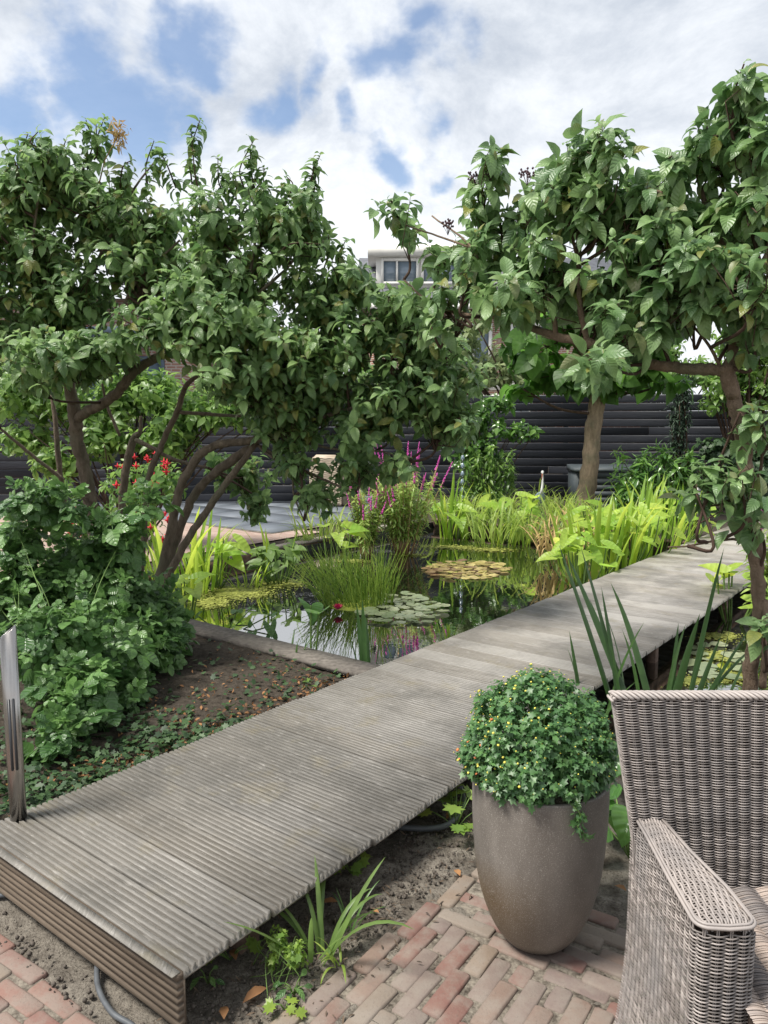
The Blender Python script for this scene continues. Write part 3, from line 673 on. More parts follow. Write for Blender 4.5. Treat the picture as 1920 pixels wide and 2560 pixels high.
x0, x1 = bx(ZT) - .004, XR_ + .04; n = 240
for s in range(4):
    t = np.linspace(0, 1, n); w = 2 * math.pi * (t * (x1 - x0) / .054 + s / 4)
    mb.tube(np.stack([x0 + (x1 - x0) * t, YB + .018 - .017 * np.sin(w), ZT + .003 + .006 * np.cos(w)], -1), .0038, 6, .85 + .1 * (s % 2))
mb.tube([[x0 - .002, YB + .036, ZT - .004], [x0 - .006, YB + .018, ZT + .0], [x0 - .002, YB - .004, ZT - .004]], .0035, 6, .9)
mb.build('rim', MT['wicker'], ch)
def arm(sx, mirror):
    """arm panel: rows run along the outer side, round the front post and back along the inner side"""
    fx = (lambda x: x) if not mirror else (lambda x: XR_ + XL + .035 - x)
    xo_b, xo_f, xi_f, xi_b, yf = .592, .577, .688, .650, 1.300
    rc = .024
    pth = [(xo_b, YB + .04), (xo_b - .002, YB - .06), (xo_f + .004, 1.45), (xo_f, yf + rc)]
    for q in np.linspace(0, math.pi / 2, 6)[1:]: pth.append((xo_f + rc - rc * math.cos(q), yf + rc - rc * math.sin(q)))
    pth.append(((xo_f + xi_f) / 2, yf - .003))
    for q in np.linspace(0, math.pi / 2, 6): pth.append((xi_f - rc + rc * math.sin(q), yf + rc - rc * math.cos(q)))
    pth += [(xi_f - .004, 1.42), (xi_b + .012, 1.55), (xi_b, YB)]
    pth = np.array([(fx(x), y) for x, y in pth]); d = np.gradient(pth, axis=0); nn = np.stack([-d[:, 1], d[:, 0]], -1) * (1 if mirror else -1)
    nn = -nrm(nn); cen = pth.mean(0); 
    if ((pth - cen) * nn).sum() < 0: nn = -nn
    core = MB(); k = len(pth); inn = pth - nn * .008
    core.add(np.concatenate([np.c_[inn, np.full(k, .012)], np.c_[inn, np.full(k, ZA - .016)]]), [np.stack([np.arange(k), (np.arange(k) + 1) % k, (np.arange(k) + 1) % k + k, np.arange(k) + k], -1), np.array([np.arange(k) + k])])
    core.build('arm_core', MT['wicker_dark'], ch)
    mb = MB(); rh = .0036; nrow = int((ZA - .022) / rh); L = np.concatenate([[0], np.cumsum(np.linalg.norm(np.diff(pth, axis=0), axis=1))]); cols = int(L[-1] / .0245); n = cols * 4 + 1
    t = np.linspace(0, L[-1], n); X_ = np.interp(t, L, pth[:, 0]); Y_ = np.interp(t, L, pth[:, 1]); NX = np.interp(t, L, nn[:, 0]); NY = np.interp(t, L, nn[:, 1])
    for k in range(nrow):
        z = .012 + k * rh; ph = np.cos(math.pi * (np.arange(n) / 4 + k)); a = .0034 * np.sign(ph) * np.abs(ph) ** .7
        fl = max(0, (.30 - z)) ** 2 * .28 * (-1 if not mirror else 1)      # the foot flares outwards
        fw = np.clip((t / L[-1] - .0) * 0 + (X_ * 0 + 1), 0, 1) * np.clip(1 - t / (L[-1] * .55), 0, 1)
        mb.tube(np.stack([X_ + NX * a + fl * fw, Y_ + NY * a, np.full(n, z)], -1), .0019, 4, np.clip(.42 + .28 * rg.normal(), 0, 1), False)
    for c_ in range(cols + 1):
        x, y, nx, ny = (np.interp(c_ / cols * L[-1], L, q) for q in (pth[:, 0], pth[:, 1], nn[:, 0], nn[:, 1]))
        for s in (-.0018, .0018): mb.tube([[x - ny * s, y + nx * s, .012], [x - ny * s, y + nx * s, ZA]], .0014, 4, .6, False)
    mb.build('arm_panel', MT['wicker'], ch)
    mb = MB(); nst = 17                          # top: strands along the arm over cross strands
    for j in range(nst):
        f = (j + .5) / nst; nseg = 18 * 4 + 1; tt = np.linspace(0, 1, nseg); y = YB - (YB - yf - .006) * tt
        xo = np.interp(y, [yf, 1.45, YB], [xo_f, xo_f + .004, xo_b]); xi = np.interp(y, [yf, 1.42, 1.55, YB], [xi_f, xi_f - .004, xi_b + .012, xi_b])
        pinch = np.clip((y - yf) / .03, 0, 1); ff = .5 + (f - .5) * (.62 + .38 * np.sqrt(pinch))
        ph = np.cos(math.pi * (np.arange(nseg) / 4 + j)); a = .0024 * ph
        crown = .010 * (1 - (2 * f - 1) ** 2) + .004 * 0
        zz = ZA - .004 + crown + a; zz[-3:] -= np.array([.0, .003, .010])
        mb.tube(np.stack([fx(xo + (xi - xo) * ff), y, zz], -1), .0024, 5, np.clip(.80 + .15 * rg.normal(), 0, 1), False)
    for c_ in range(46):
        y = YB - (YB - yf - .02) * c_ / 45; xo = np.interp(y, [yf, 1.45, YB], [xo_f, xo_f + .004, xo_b]); xi = np.interp(y, [yf, 1.42, 1.55, YB], [xi_f, xi_f - .004, xi_b + .012, xi_b]); f = np.linspace(0, 1, 9)
        for s in (0,): mb.tube(np.stack([fx(xo + (xi - xo) * f), np.full(9, y + s), ZA - .005 + .010 * (1 - (2 * f - 1) ** 2)], -1), .0016, 4, .7, False)
    for ins, rr_ in ((0, .0036), (.005, .0028)):      # edging cords
        P1 = pth - nn * ins; tw = np.arange(len(P1)); mb.tube(np.c_[P1 + nn * .002, np.full(len(P1), ZA + (.002 if ins == 0 else .006))], rr_, 6, .85)
    mb.build('arm_top', MT['wicker'], ch)
arm(1, False); arm(1, True)
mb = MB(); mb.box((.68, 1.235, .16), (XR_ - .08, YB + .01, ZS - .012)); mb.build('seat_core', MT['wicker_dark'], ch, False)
mb = MB()                                       # fluted seat, stripes running front to back
ns = 150
for k in range(ns):
    y = YB - .002 - k * .00295; x = np.linspace(.672, XR_ - .065, 121); fl = np.abs(np.sin((x - .66) / .052 * math.pi))
    st = ((x - .66) / .052).astype(int)
    z = ZS - .006 + .011 * fl + .0015 * math.sin(k * 1.7)
    j = 0
    for s_ in range(st.min(), st.max() + 1):
        sel = st == s_
        if sel.sum() < 3: continue
        i0, i1 = np.where(sel)[0][[0, -1]]; i1 = min(i1 + 1, 120)
        mb.tube(np.stack([x[i0:i1 + 1], np.full(i1 + 1 - i0, y) - .006 * fl[i0:i1 + 1], z[i0:i1 + 1]], -1), .0018, 4, np.clip((.15 if s_ % 2 else .8) + .14 * rg.normal(), 0, 1), False)
mb.build('seat', MT['seatw'], ch)
for x in (.71, XR_ - .11):
    m = MB(); m.box((x, 1.255, .0), (x + .035, 1.29, .16)); m.build('leg', MT['wicker_dark'], ch, False)

# ------------------------------------------------------------------ planter
PX, PY = .443, 2.06
pot = thing('tall_planter', 'tall tapered brown-grey speckled planter beside the boardwalk', 'planter', (PX, PY, 0))
prof = [(.055, .0), (.080, .003), (.100, .018), (.126, .055), (.148, .105), (.166, .165), (.177, .225), (.185, .30), (.190, .385), (.191, .455), (.190, .494), (.186, .500), (.178, .499), (.174, .490), (.172, .44), (.165, .41)]
pr = smooth_path(prof, 3); mb = MB(); mb.lathe(pr, (0, 0, 0), 72); o = place('vessel', mb.mesh('vessel', MT['pot']), pot, None, Matrix.Translation((PX, PY, 0.002)))
mb = MB(); mb.lathe([(.170, .44), (.12, .455), (.06, .462), (.001, .464)], (PX, PY, 0), 40); mb.build('potting_soil', MT['soil'], pot)

# ------------------------------------------------------------------ bollard lights
def bollard(label, x, y, z0, h, r, group=None, slots=True, face=-math.pi / 2):
    root = thing('bollard_light', label, 'light', (x, y, z0))
    mb = MB(); s = 40; an = np.arange(s) / s * 2 * math.pi; sl = .78
    tops = h + r * sl * np.cos(an - .35)
    V = np.concatenate([np.stack([r * np.cos(an), r * np.sin(an), np.zeros(s)], -1), np.stack([r * np.cos(an), r * np.sin(an), tops], -1), np.stack([(r - .003) * np.cos(an), (r - .003) * np.sin(an), tops], -1), np.stack([(r - .003) * np.cos(an), (r - .003) * np.sin(an), tops - .05], -1)])
    i = np.arange(s); j = (i + 1) % s
    mb.add(V, [np.concatenate([np.stack([i + k * s, j + k * s, j + (k + 1) * s, i + (k + 1) * s], -1) for k in range(3)]), np.array([i[::-1], i + 3 * s])])
    place('tube', mb.mesh('tube', MT['steel']), root, None, Matrix.Translation((x, y, z0)))
    mb = MB(); mb.lathe([(r * 1.35, 0), (r * 1.35, .006), (r * 1.02, .008)], (x, y, z0), 32); mb.build('foot_plate', MT['steel'], root)
    if slots:
        for a0 in (-.32, .22):
            mb = MB(); z_ = [h * .42, h * .72]; a = face + a0; w = .0045
            pts = []
            for q in np.linspace(0, math.pi, 7): pts.append((w * math.cos(q), z_[1] + w * math.sin(q)))
            for q in np.linspace(math.pi, 2 * math.pi, 7): pts.append((w * math.cos(q), z_[0] + w * math.sin(q)))
            er = np.array([math.cos(a), math.sin(a)]); et = np.array([-math.sin(a), math.cos(a)])
            def pp(d): return [(x + er[0] * (r + d) + et[0] * q[0], y + er[1] * (r + d) + et[1] * q[0], z0 + q[1]) for q in pts]
            k = len(pts); i = np.arange(k); j = (i + 1) % k
            mb.add(pp(.0004) + pp(-.002), [np.array([i]), np.stack([i, i + k, j + k, j], -1)]); mb.build('light_slot', MT['dark'], root, False)
b1 = at(45, 2020, 2.42)
bollard('brushed steel bollard light with slanted top at the left edge', b1[0], 2.42, .02, at(28, 1580, 2.42)[2] - .02, .0262, face=-math.pi / 2 + .42)
b2 = at(1737, 1330, 9.6)
bollard('small steel bollard light beyond the laurel, half hidden by leaves', b2[0], 9.6, .02, .62, .045, slots=False)

# ------------------------------------------------------------------ storage box behind the pale trunk
sb = thing('storage_box', 'dark grey garden storage box behind the pale tree trunk', 'box', (at(1550, 1200, 13)[0], 13, 0))
x0, x1, y0, y1 = at(1440, 1200, 12.7)[0], at(1660, 1200, 12.7)[0], 12.7, 13.25; zt = at(1500, 1172, 12.7)[2]
mb = MB(); mb.box((x0, y0, .02), (x1, y1, zt - .05)); mb.build('body', MT['box'], sb, False)
nb_ = 6
for k in range(nb_):
    m = MB(); h_ = (zt - .09) / nb_; m.box((x0 + .04, y0 - .012, .03 + k * h_ + .004), (x1 - .04, y0 - .001, .03 + (k + 1) * h_ - .006)); m.build('panel', MT['box'], sb, False)
m = MB(); m.add([(x0 - .03, y0 - .05, zt - .048), (x1 + .03, y0 - .05, zt - .048), (x1 + .03, y1, zt - .048), (x0 - .03, y1, zt - .048), (x0 - .03, y0 - .05, zt), (x1 + .03, y0 - .05, zt), (x1 + .03, y1, zt + .05), (x0 - .03, y1, zt + .05)], [[(0, 3, 2, 1), (4, 5, 6, 7), (0, 1, 5, 4), (1, 2, 6, 5), (2, 3, 7, 6), (3, 0, 4, 7)]]); m.build('lid', MT['box'], sb, False)

# ------------------------------------------------------------------ heron figure on the far bank
hx, hz = at(1352, 1240, 12.0)[0], .06
he = thing('heron_statue', 'grey heron garden figure standing on the far bank', 'statue', (hx, 12, hz))
MT['heron'] = plain('heron_grey', (.22, .28, .36), .6, .3, 0, .25, 18); MT['heron_w'] = plain('heron_white', (.75, .75, .72), .6, .3); MT['heron_d'] = plain('heron_dark', (.03, .035, .05), .6, .3); MT['beak'] = plain('heron_beak', (.45, .16, .10), .5, .4); 
def ell(mb, pts, rad, sides=14): mb.tube(pts, rad, sides)
zz = lambda y: at(1352, y, 12)[2]
mb = MB(); bp = smooth_path([(hx + .02, 12.14, zz(1248)), (hx + .02, 12.06, zz(1238)), (hx + .01, 12.0, zz(1218)), (hx, 11.95, zz(1200)), (hx - .005, 11.90, zz(1188))], 5); u_ = np.linspace(0, 1, len(bp)); mb.tube(bp, .012 + .085 * np.sin(np.clip(u_ * 1.02, 0, 1) * math.pi) ** .75 + .03 * u_, 16); mb.build('body', MT['heron'], he)
mb = MB(); np_ = smooth_path([(hx - .005, 11.91, zz(1196)), (hx - .01, 11.84, zz(1180)), (hx + .012, 11.86, zz(1150)), (hx + .012, 11.87, zz(1120)), (hx + .004, 11.85, zz(1103))], 6); mb.tube(np_, np.linspace(.042, .020, len(np_)), 12); mb.build('neck', MT['heron_w'], he)
mb = MB(); hp = smooth_path([(hx + .012, 11.90, zz(1100)), (hx + .004, 11.86, zz(1097)), (hx - .01, 11.80, zz(1101)), (hx - .022, 11.76, zz(1106))], 5); u_ = np.linspace(0, 1, len(hp)); mb.tube(hp, .012 + .030 * np.sin(np.clip(u_ + .12, 0, 1) * math.pi), 12); hd = mb.build('head', MT['heron_w'], he)
mb = MB(); mb.tube([(hx - .02, 11.77, zz(1105)), (hx - .045, 11.68, zz(1118)), (hx - .065, 11.60, zz(1130))], [.017, .011, .003], 8); mb.build('beak', MT['beak'], hd)
for s in (-1, 1):
    mb = MB(); mb.tube([(hx + s * .022, 11.82, zz(1096)), (hx + s * .028, 11.90, zz(1096)), (hx + s * .014, 11.98, zz(1103))], [.007, .012, .003], 7); mb.build('crest', MT['heron_d'], hd)
    mb = MB(); wp = smooth_path([(hx + s * .075, 11.93, zz(1192)), (hx + s * .105, 12.0, zz(1208)), (hx + s * .09, 12.08, zz(1228)), (hx + s * .04, 12.17, zz(1250))], 5); u_ = np.linspace(0, 1, len(wp)); mb.tube(wp, .01 + .05 * np.sin(np.clip(u_ + .1, 0, 1) * math.pi), 10); mb.build('wing', MT['heron_d'] if s > 0 else MT['heron'], he)
    mb = MB(); mb.tube([(hx + s * .04, 12.02, zz(1240)), (hx + s * .04, 12.01, (zz(1240) + hz) / 2), (hx + s * .04, 12.0, hz)], [.014, .010, .009], 8)
    for a in (-.6, 0, .6): mb.tube([(hx + s * .04, 12.0, hz + .01), (hx + s * .04 + .07 * math.sin(a), 12 - .07 * math.cos(a), hz + .006)], [.008, .004], 6)
    mb.build('leg', MT['heron_d'], he)

for o in he.children_recursive:
    o.data.transform(Matrix.Translation((hx, 12, hz)) @ Matrix.Scale(.56, 4) @ Matrix.Translation((-hx, -12, -hz)))
# ------------------------------------------------------------------ wicker chairs on the far terrace
def far_chair(label, x, y, rot):
    root = thing('wicker_chair', label, 'chair', (x, y, .024)); R = Matrix.Rotation(rot, 3, 'Z')
    def tr(V): return [tuple(R @ Vector(v) + Vector((x, y, .024))) for v in V]
    def slab(name, poly, y0, y1, mat, rows=None):     # an upright panel cut to an outline in x-z
        k = len(poly); V = tr([(a, y0, b) for a, b in poly] + [(a, y1, b) for a, b in poly]); i = np.arange(k); j = (i + 1) % k
        mb = MB(); mb.add(V, [np.array([i, (i + k)[::-1]]), np.stack([i, i + k, j + k, j], -1)]); return mb.build(name, mat, root, False)
    slab('backrest', [(-.29, .02), (.29, .02), (.30, .5), (.24, .84), (.17, .90), (-.17, .90), (-.24, .84), (-.30, .5)], .24, .30, MT['wicker_far'])
    r2 = np.random.default_rng(3); mb = MB()
    for k in range(44):
        z = .05 + k * .0185; w = .30 if z < .5 else np.interp(z, [.5, .84, .9], [.30, .24, .17])
        for yy in (.236, .304): mb.tube(tr([(q, yy + .004 * math.cos(q * 40 + k * math.pi), z) for q in np.linspace(-w, w, 17)]), .0095, 4, r2.random(), False)
    mb.build('weave', MT['wicker_far'], root)
    for s in (-1, 1):
        mb = MB(); V = [(s * .26, -.26, .02), (s * .33, -.26, .02), (s * .33, .24, .02), (s * .26, .24, .02), (s * .26, -.27, .60), (s * .34, -.27, .60), (s * .32, .24, .64), (s * .26, .24, .64)]
        mb.add(tr(V), [[(0, 3, 2, 1), (4, 5, 6, 7), (0, 1, 5, 4), (1, 2, 6, 5), (2, 3, 7, 6), (3, 0, 4, 7)]]); mb.build('arm_panel', MT['wicker_far'], root, False)
        mb = MB(); mb.add(tr([(s * .25 - .02, .2, 0), (s * .25 + .02, .2, 0), (s * .25 + .02, .24, 0), (s * .25 - .02, .24, 0), (s * .25 - .02, .2, .02), (s * .25 + .02, .2, .02), (s * .25 + .02, .24, .02), (s * .25 - .02, .24, .02)]), [[(0, 3, 2, 1), (4, 5, 6, 7), (0, 1, 5, 4), (1, 2, 6, 5), (2, 3, 7, 6), (3, 0, 4, 7)]]); mb.build('foot', MT['wicker_far'], root, False)
    mb = MB(); mb.add(tr([(-.255, -.25, .36), (.255, -.25, .36), (.255, .235, .36), (-.255, .235, .36), (-.255, -.25, .43), (.255, -.25, .43), (.255, .235, .43), (-.255, .235, .43)]), [[(0, 3, 2, 1), (4, 5, 6, 7), (0, 1, 5, 4), (1, 2, 6, 5), (2, 3, 7, 6), (3, 0, 4, 7)]]); mb.build('seat', MT['wicker_far'], root, False)
g = 'straw wicker chairs on the far terrace'
p = on(700, 1248, .02); far_chair('straw wicker chair on the far terrace, the left of the two', p[0], p[1], math.pi * 1.04)
p = on(830, 1262, .02); far_chair('straw wicker chair on the far terrace, the right one nearer the loosestrife', p[0], p[1], math.pi * .9)
# low stone plinth with a stacked round lamp
p = on(470, 1240, .02); pl = thing('stone_plinth', 'low pale stone plinth on the terrace behind the three stems', 'plinth', (p[0], p[1], .02))
MT['stone'] = plain('pale_stone', (.30, .31, .31), .8, .3, 0, .2, 8, .3)
mb = MB(); mb.box((p[0] - .9, p[1] - .45, .02), (p[0] + .75, p[1] + .45, .15)); mb.build('base_slab', MT['stone'], pl, False)
mb = MB(); mb.box((p[0] - .93, p[1] - .48, .151), (p[0] + .78, p[1] + .48, .19)); mb.build('top_slab', MT['stone'], pl, False)
lt = thing('stone_lantern', 'round stacked stone lantern standing on the pale plinth', 'lantern', (p[0] + .17, p[1], .19))
for i_, (r_, z_) in enumerate(((.16, .0), (.13, .05), (.17, .09), (.10, .15), (.05, .2))):
    mb = MB(); mb.lathe([(r_ * .7, z_), (r_, z_ + .012), (r_, z_ + .03), (r_ * .75, z_ + .048)], (p[0] + .17, p[1], .19), 20); mb.build('disc', MT['stone'] if i_ % 2 else MT['pebble'], lt)

# ------------------------------------------------------------------ hoses by the boardwalk
def hose(label, pts, r):
    mb = MB(); mb.tube(smooth_path(pts, 8), r, 8); tag(mb.build('garden_hose', MT['hose']), label, 'hose')
hose('grey hose emerging beneath the near end of the boardwalk', [uv(.06, -.42, .012), uv(-.015, -.30, .016), uv(-.045, -.19, .014), uv(-.04, -.10, .014), uv(-.075, -.02, .012), uv(-.15, .03, .012)], .0075)
hose('grey hose stub on the sand at the left frame edge', [uv(.05, -.86, .014), uv(-.03, -.93, .016), uv(-.06, -1.0, .014), uv(-.05, -1.12, .012)], .0075)
hose('dark grey hose looping under the boardwalk near the planter', [uv(1.05, -.35, .014), uv(1.10, -.15, .016), uv(1.2, -.01, .02), uv(1.32, .0, .05), uv(1.38, -.05, .09)], .011)
# ------------------------------------------------------------------ leaf shapes
def leaf_T(prof, cols=4, fold=.25, droop=.7, wave=.0, twist=0.0):
    prof = np.asarray(prof, float); n = len(prof); s = np.linspace(-1, 1, cols + 1); V = np.zeros((n, cols + 1, 3)); A = np.zeros((n, cols + 1, 3))
    y = z = 0.0; tp = 0.0
    for i, (t, w) in enumerate(prof):
        th = droop * (t - .15); y += math.cos(th) * (t - tp); z -= math.sin(th) * (t - tp); tp = t
        V[i, :, 0] = w * s; V[i, :, 1] = y; V[i, :, 2] = z + fold * w * np.abs(s) + wave * w * np.sin(t * 19 + np.sign(s)) * np.abs(s)
        V[i, :, 2] += twist * t * w * s
        A[i, :, 0] = s; A[i, :, 1] = t
    c = cols + 1; i = np.arange(n - 1)[:, None] * c; j = np.arange(cols)[None]
    q = np.stack([i + j, i + j + 1, i + c + j + 1, i + c + j], -1).reshape(-1, 4)
    return V.reshape(-1, 3), [q], A.reshape(-1, 3)
def fan_T(outline, cup=.0, droop=.3):
    """a flat lobed leaf: outline points around the stalk end at the origin, y forwards"""
    o = np.asarray(outline, float); c = o.mean(0); V = [(c[0], c[1], -cup * .3)] + [(x, y, cup * abs(x) - droop * y * y) for x, y in o]; V = np.array(V); V[0, 2] = -droop * c[1] ** 2
    n = len(o); i = np.arange(n); f = np.stack([np.zeros(n, int), 1 + i, 1 + (i + 1) % n], -1)
    A = np.zeros((n + 1, 3)); A[:, 0] = V[:, 0] * 2; A[:, 1] = V[:, 1]; return V, [f], A
def join_T(parts):                # several leaflets in one leaf
    V = []; Fs = []; A = []; n = 0
    for (T, mx) in parts:
        v, f, a = T; V.append(v @ mx[:3, :3].T + mx[:3, 3]); Fs += [np.asarray(q) + n for q in f]; A.append(a); n += len(v)
    return np.concatenate(V), Fs, np.concatenate(A)
OV = [(0, .006), (.05, .012), (.09, .055), (.18, .165), (.30, .26), (.43, .285), (.56, .268), (.69, .222), (.80, .155), (.89, .080), (.95, .03), (1.0, .004)]
OV = [(t, w * .84) for t, w in OV]
VIB = [leaf_T(OV, 4, f, d, .07, tw) for f, d, tw in ((.32, .8, .1), (.24, 1.3, -.15), (.40, 1.75, .2), (.27, 1.1, -.3))]
SM = [leaf_T([(0, .01), (.15, .10), (.4, .22), (.7, .17), (1, .004)], 2, f, d) for f, d in ((.3, .5), (.2, 1.0))]
LONG = [leaf_T([(0, .01), (.2, .08), (.5, .11), (.8, .06), (1, .002)], 2, f, d) for f, d in ((.2, .5), (.15, 1.1))]
BIG = [leaf_T([(0, .01), (.02, .16), (.12, .33), (.3, .40), (.5, .36), (.7, .25), (.87, .11), (1, .004)], 4, f, d, .05) for f, d in ((.2, .5), (.15, 1.0), (.25, 1.4))]
RL = leaf_T([(0, .02), (.06, .16), (.2, .33), (.42, .41), (.65, .37), (.83, .24), (.95, .10), (1, .01)], 4, .22, .5, .04)
def mtx(x, y, z, ang, s): 
    c, sn = math.cos(ang), math.sin(ang); m = np.eye(4); m[:2, :2] = [[c * s, -sn * s], [sn * s, c * s]]; m[2, 2] = s; m[:3, 3] = (x, y, z); return m
ROSE = []
for dr_ in (.0, .25):
    lf = [(RL, mtx(0, .60, -.1 * dr_, 0, .50))]
    for s in (-1, 1): lf += [(RL, mtx(.02 * s, .55, -.05, -s * 1.15, .43)), (RL, mtx(.02 * s, .24, 0, -s * 1.3, .36))]
    st_ = MB(); st_.tube([(0, 0, 0), (0, .3, .01), (0, .62, -.05 * dr_)], .012, 3, .5, False); T = (np.concatenate(st_.V), [np.concatenate(f) for f in st_.Fs.values()], np.concatenate(st_.A)); lf.append((T, np.eye(4))); ROSE.append(join_T(lf))
def lobed(n, depth, asp=1.0, base=.12, seed=0):
    r = np.random.default_rng(seed); o = []
    for k in range(n * 2 + 1):
        a = -2.55 + 5.1 * k / (n * 2); rad = (1.0 if k % 2 else 1 - depth) * (.55 + .45 * math.cos(a * .5)) * (1 + r.normal() * .04)
        o.append((math.sin(a) * rad * .55 * asp, .35 + math.cos(a) * rad * .55))
    return [(.03, .02)] + o[::-1] + [(-.03, .02)]
MUM = [fan_T(lobed(5, .42, .8, seed=s), .1, d) for s, d in ((1, .3), (2, .7))]
IVY = [fan_T(lobed(5, .36, 1.1, seed=s), .05, .25) for s in (3, 4)]
GERA = [fan_T(lobed(7, .38, 1.25, seed=s), .15, .2) for s in (5, 6)]
AR = [(0, .05), (-.10, -.22), (-.26, -.40), (-.36, -.30), (-.37, 0), (-.30, .28), (-.17, .55), (0, .82), (.17, .55), (.30, .28), (.37, 0), (.36, -.30), (.26, -.40), (.10, -.22)]
def arrow_T(droop, cup):
    V, f, A = fan_T([(x, y) for x, y in AR], cup, 0); r = np.hypot(V[:, 0], V[:, 1]); V[:, 2] = cup * np.abs(V[:, 0]) - droop * np.clip(V[:, 1], -.1, 1) ** 2; V[0] = (0, .12, -droop * .0); A[:, 0] = V[:, 0] * 2.4; A[:, 1] = V[:, 1]; return V, f, A
ARUM = [arrow_T(.25, .35), arrow_T(.6, .2), arrow_T(.1, .55)]

def split_leaves(root, crown_name, Ts, mats, tints, mat, nobj, score=None, leaf_name='leaf', rng_=None):
    """the crown as one mesh, with the leaves that show largest as pieces of their own under it"""
    rng_ = rng_ or np.random.default_rng(1); n = len(mats); var = rng_.integers(0, len(Ts), n)
    pos = mats[:, :3, 3]; idx = np.arange(n); pick = np.zeros(n, bool)
    if nobj:
        d = pos - np.array([0, 0, HC]); sz = np.linalg.norm(mats[:, :3, 1], axis=1)
        cz = d[:, 1] * math.cos(PITCH) - d[:, 2] * math.sin(PITCH); px = 960 + F * d[:, 0] / cz; py = 1280 - F * (d[:, 1] * math.sin(PITCH) + d[:, 2] * math.cos(PITCH)) / cz
        sc = sz / np.maximum(cz, .1) ** 1.5 * ((px > -20) & (px < 1940) & (py > -20) & (py < 2580))
        pick[np.argsort(-sc)[:nobj]] = True
    mb = MB()
    for k, T in enumerate(Ts):
        s = (~pick) & (var == k)
        if s.any(): mb.inst(T, mats[s], tints[s])
    cr = mb.build(crown_name, mat, root, True, 'stuff') if mb.n else None
    if nobj:
        me = {}
        for i in np.where(pick)[0]:
            key = (var[i], int(tints[i] * 4.99))
            if key not in me: me[key] = MB().inst(Ts[var[i]], np.eye(4)[None], [key[1] / 5 + .1]).mesh(leaf_name, mat)
            place(leaf_name, me[key], cr or root, None, mats[i])
    return cr
def whorls(tips, dirs, k, size, rng_, spacing=.016, droop=.35, lo=.6, hi=1.85):
    """k leaves in opposite pairs round each shoot tip"""
    n = len(tips); ms = []; ts = []
    a = np.cross(dirs, rng_.normal(size=(n, 3))); a = nrm(a); b = np.cross(dirs, a); ct = rng_.random(n) ** 1.3
    for j in range(k):
        pr = j // 2; np_ = max(1, (k + 1) // 2 - 1); ang = (j % 2) * math.pi + pr * math.pi / 2 + rng_.normal(size=n) * .3
        th = (lo + (hi - lo) * pr / np_) + rng_.normal(size=n) * .2
        rad = a * np.cos(ang)[:, None] + b * np.sin(ang)[:, None]
        y = dirs * np.cos(th)[:, None] + rad * np.sin(th)[:, None]; y[:, 2] -= droop * (.5 + rng_.random(n)); y = nrm(y)
        z = dirs * np.sin(th)[:, None] - rad * np.cos(th)[:, None] + np.array([0, 0, .7]) + rng_.normal(size=(n, 3)) * .18
        base = tips - dirs * (pr * spacing)
        ms.append(frames(base, y, z, size * rng_.uniform(.5, 1.2, n) * (.55 if pr == 0 else 1.0)))
        ts.append(np.clip(.16 + .62 * ct + .24 * rng_.normal(size=n) + (.12 if pr == 0 else 0), 0, 1))
    return np.concatenate(ms), np.concatenate(ts)
def ball(rng_, n, fill=.55):      # points in a ball, more of them near its surface
    v = nrm(rng_.normal(size=(n, 3))); return v * (rng_.random(n)[:, None] ** fill)

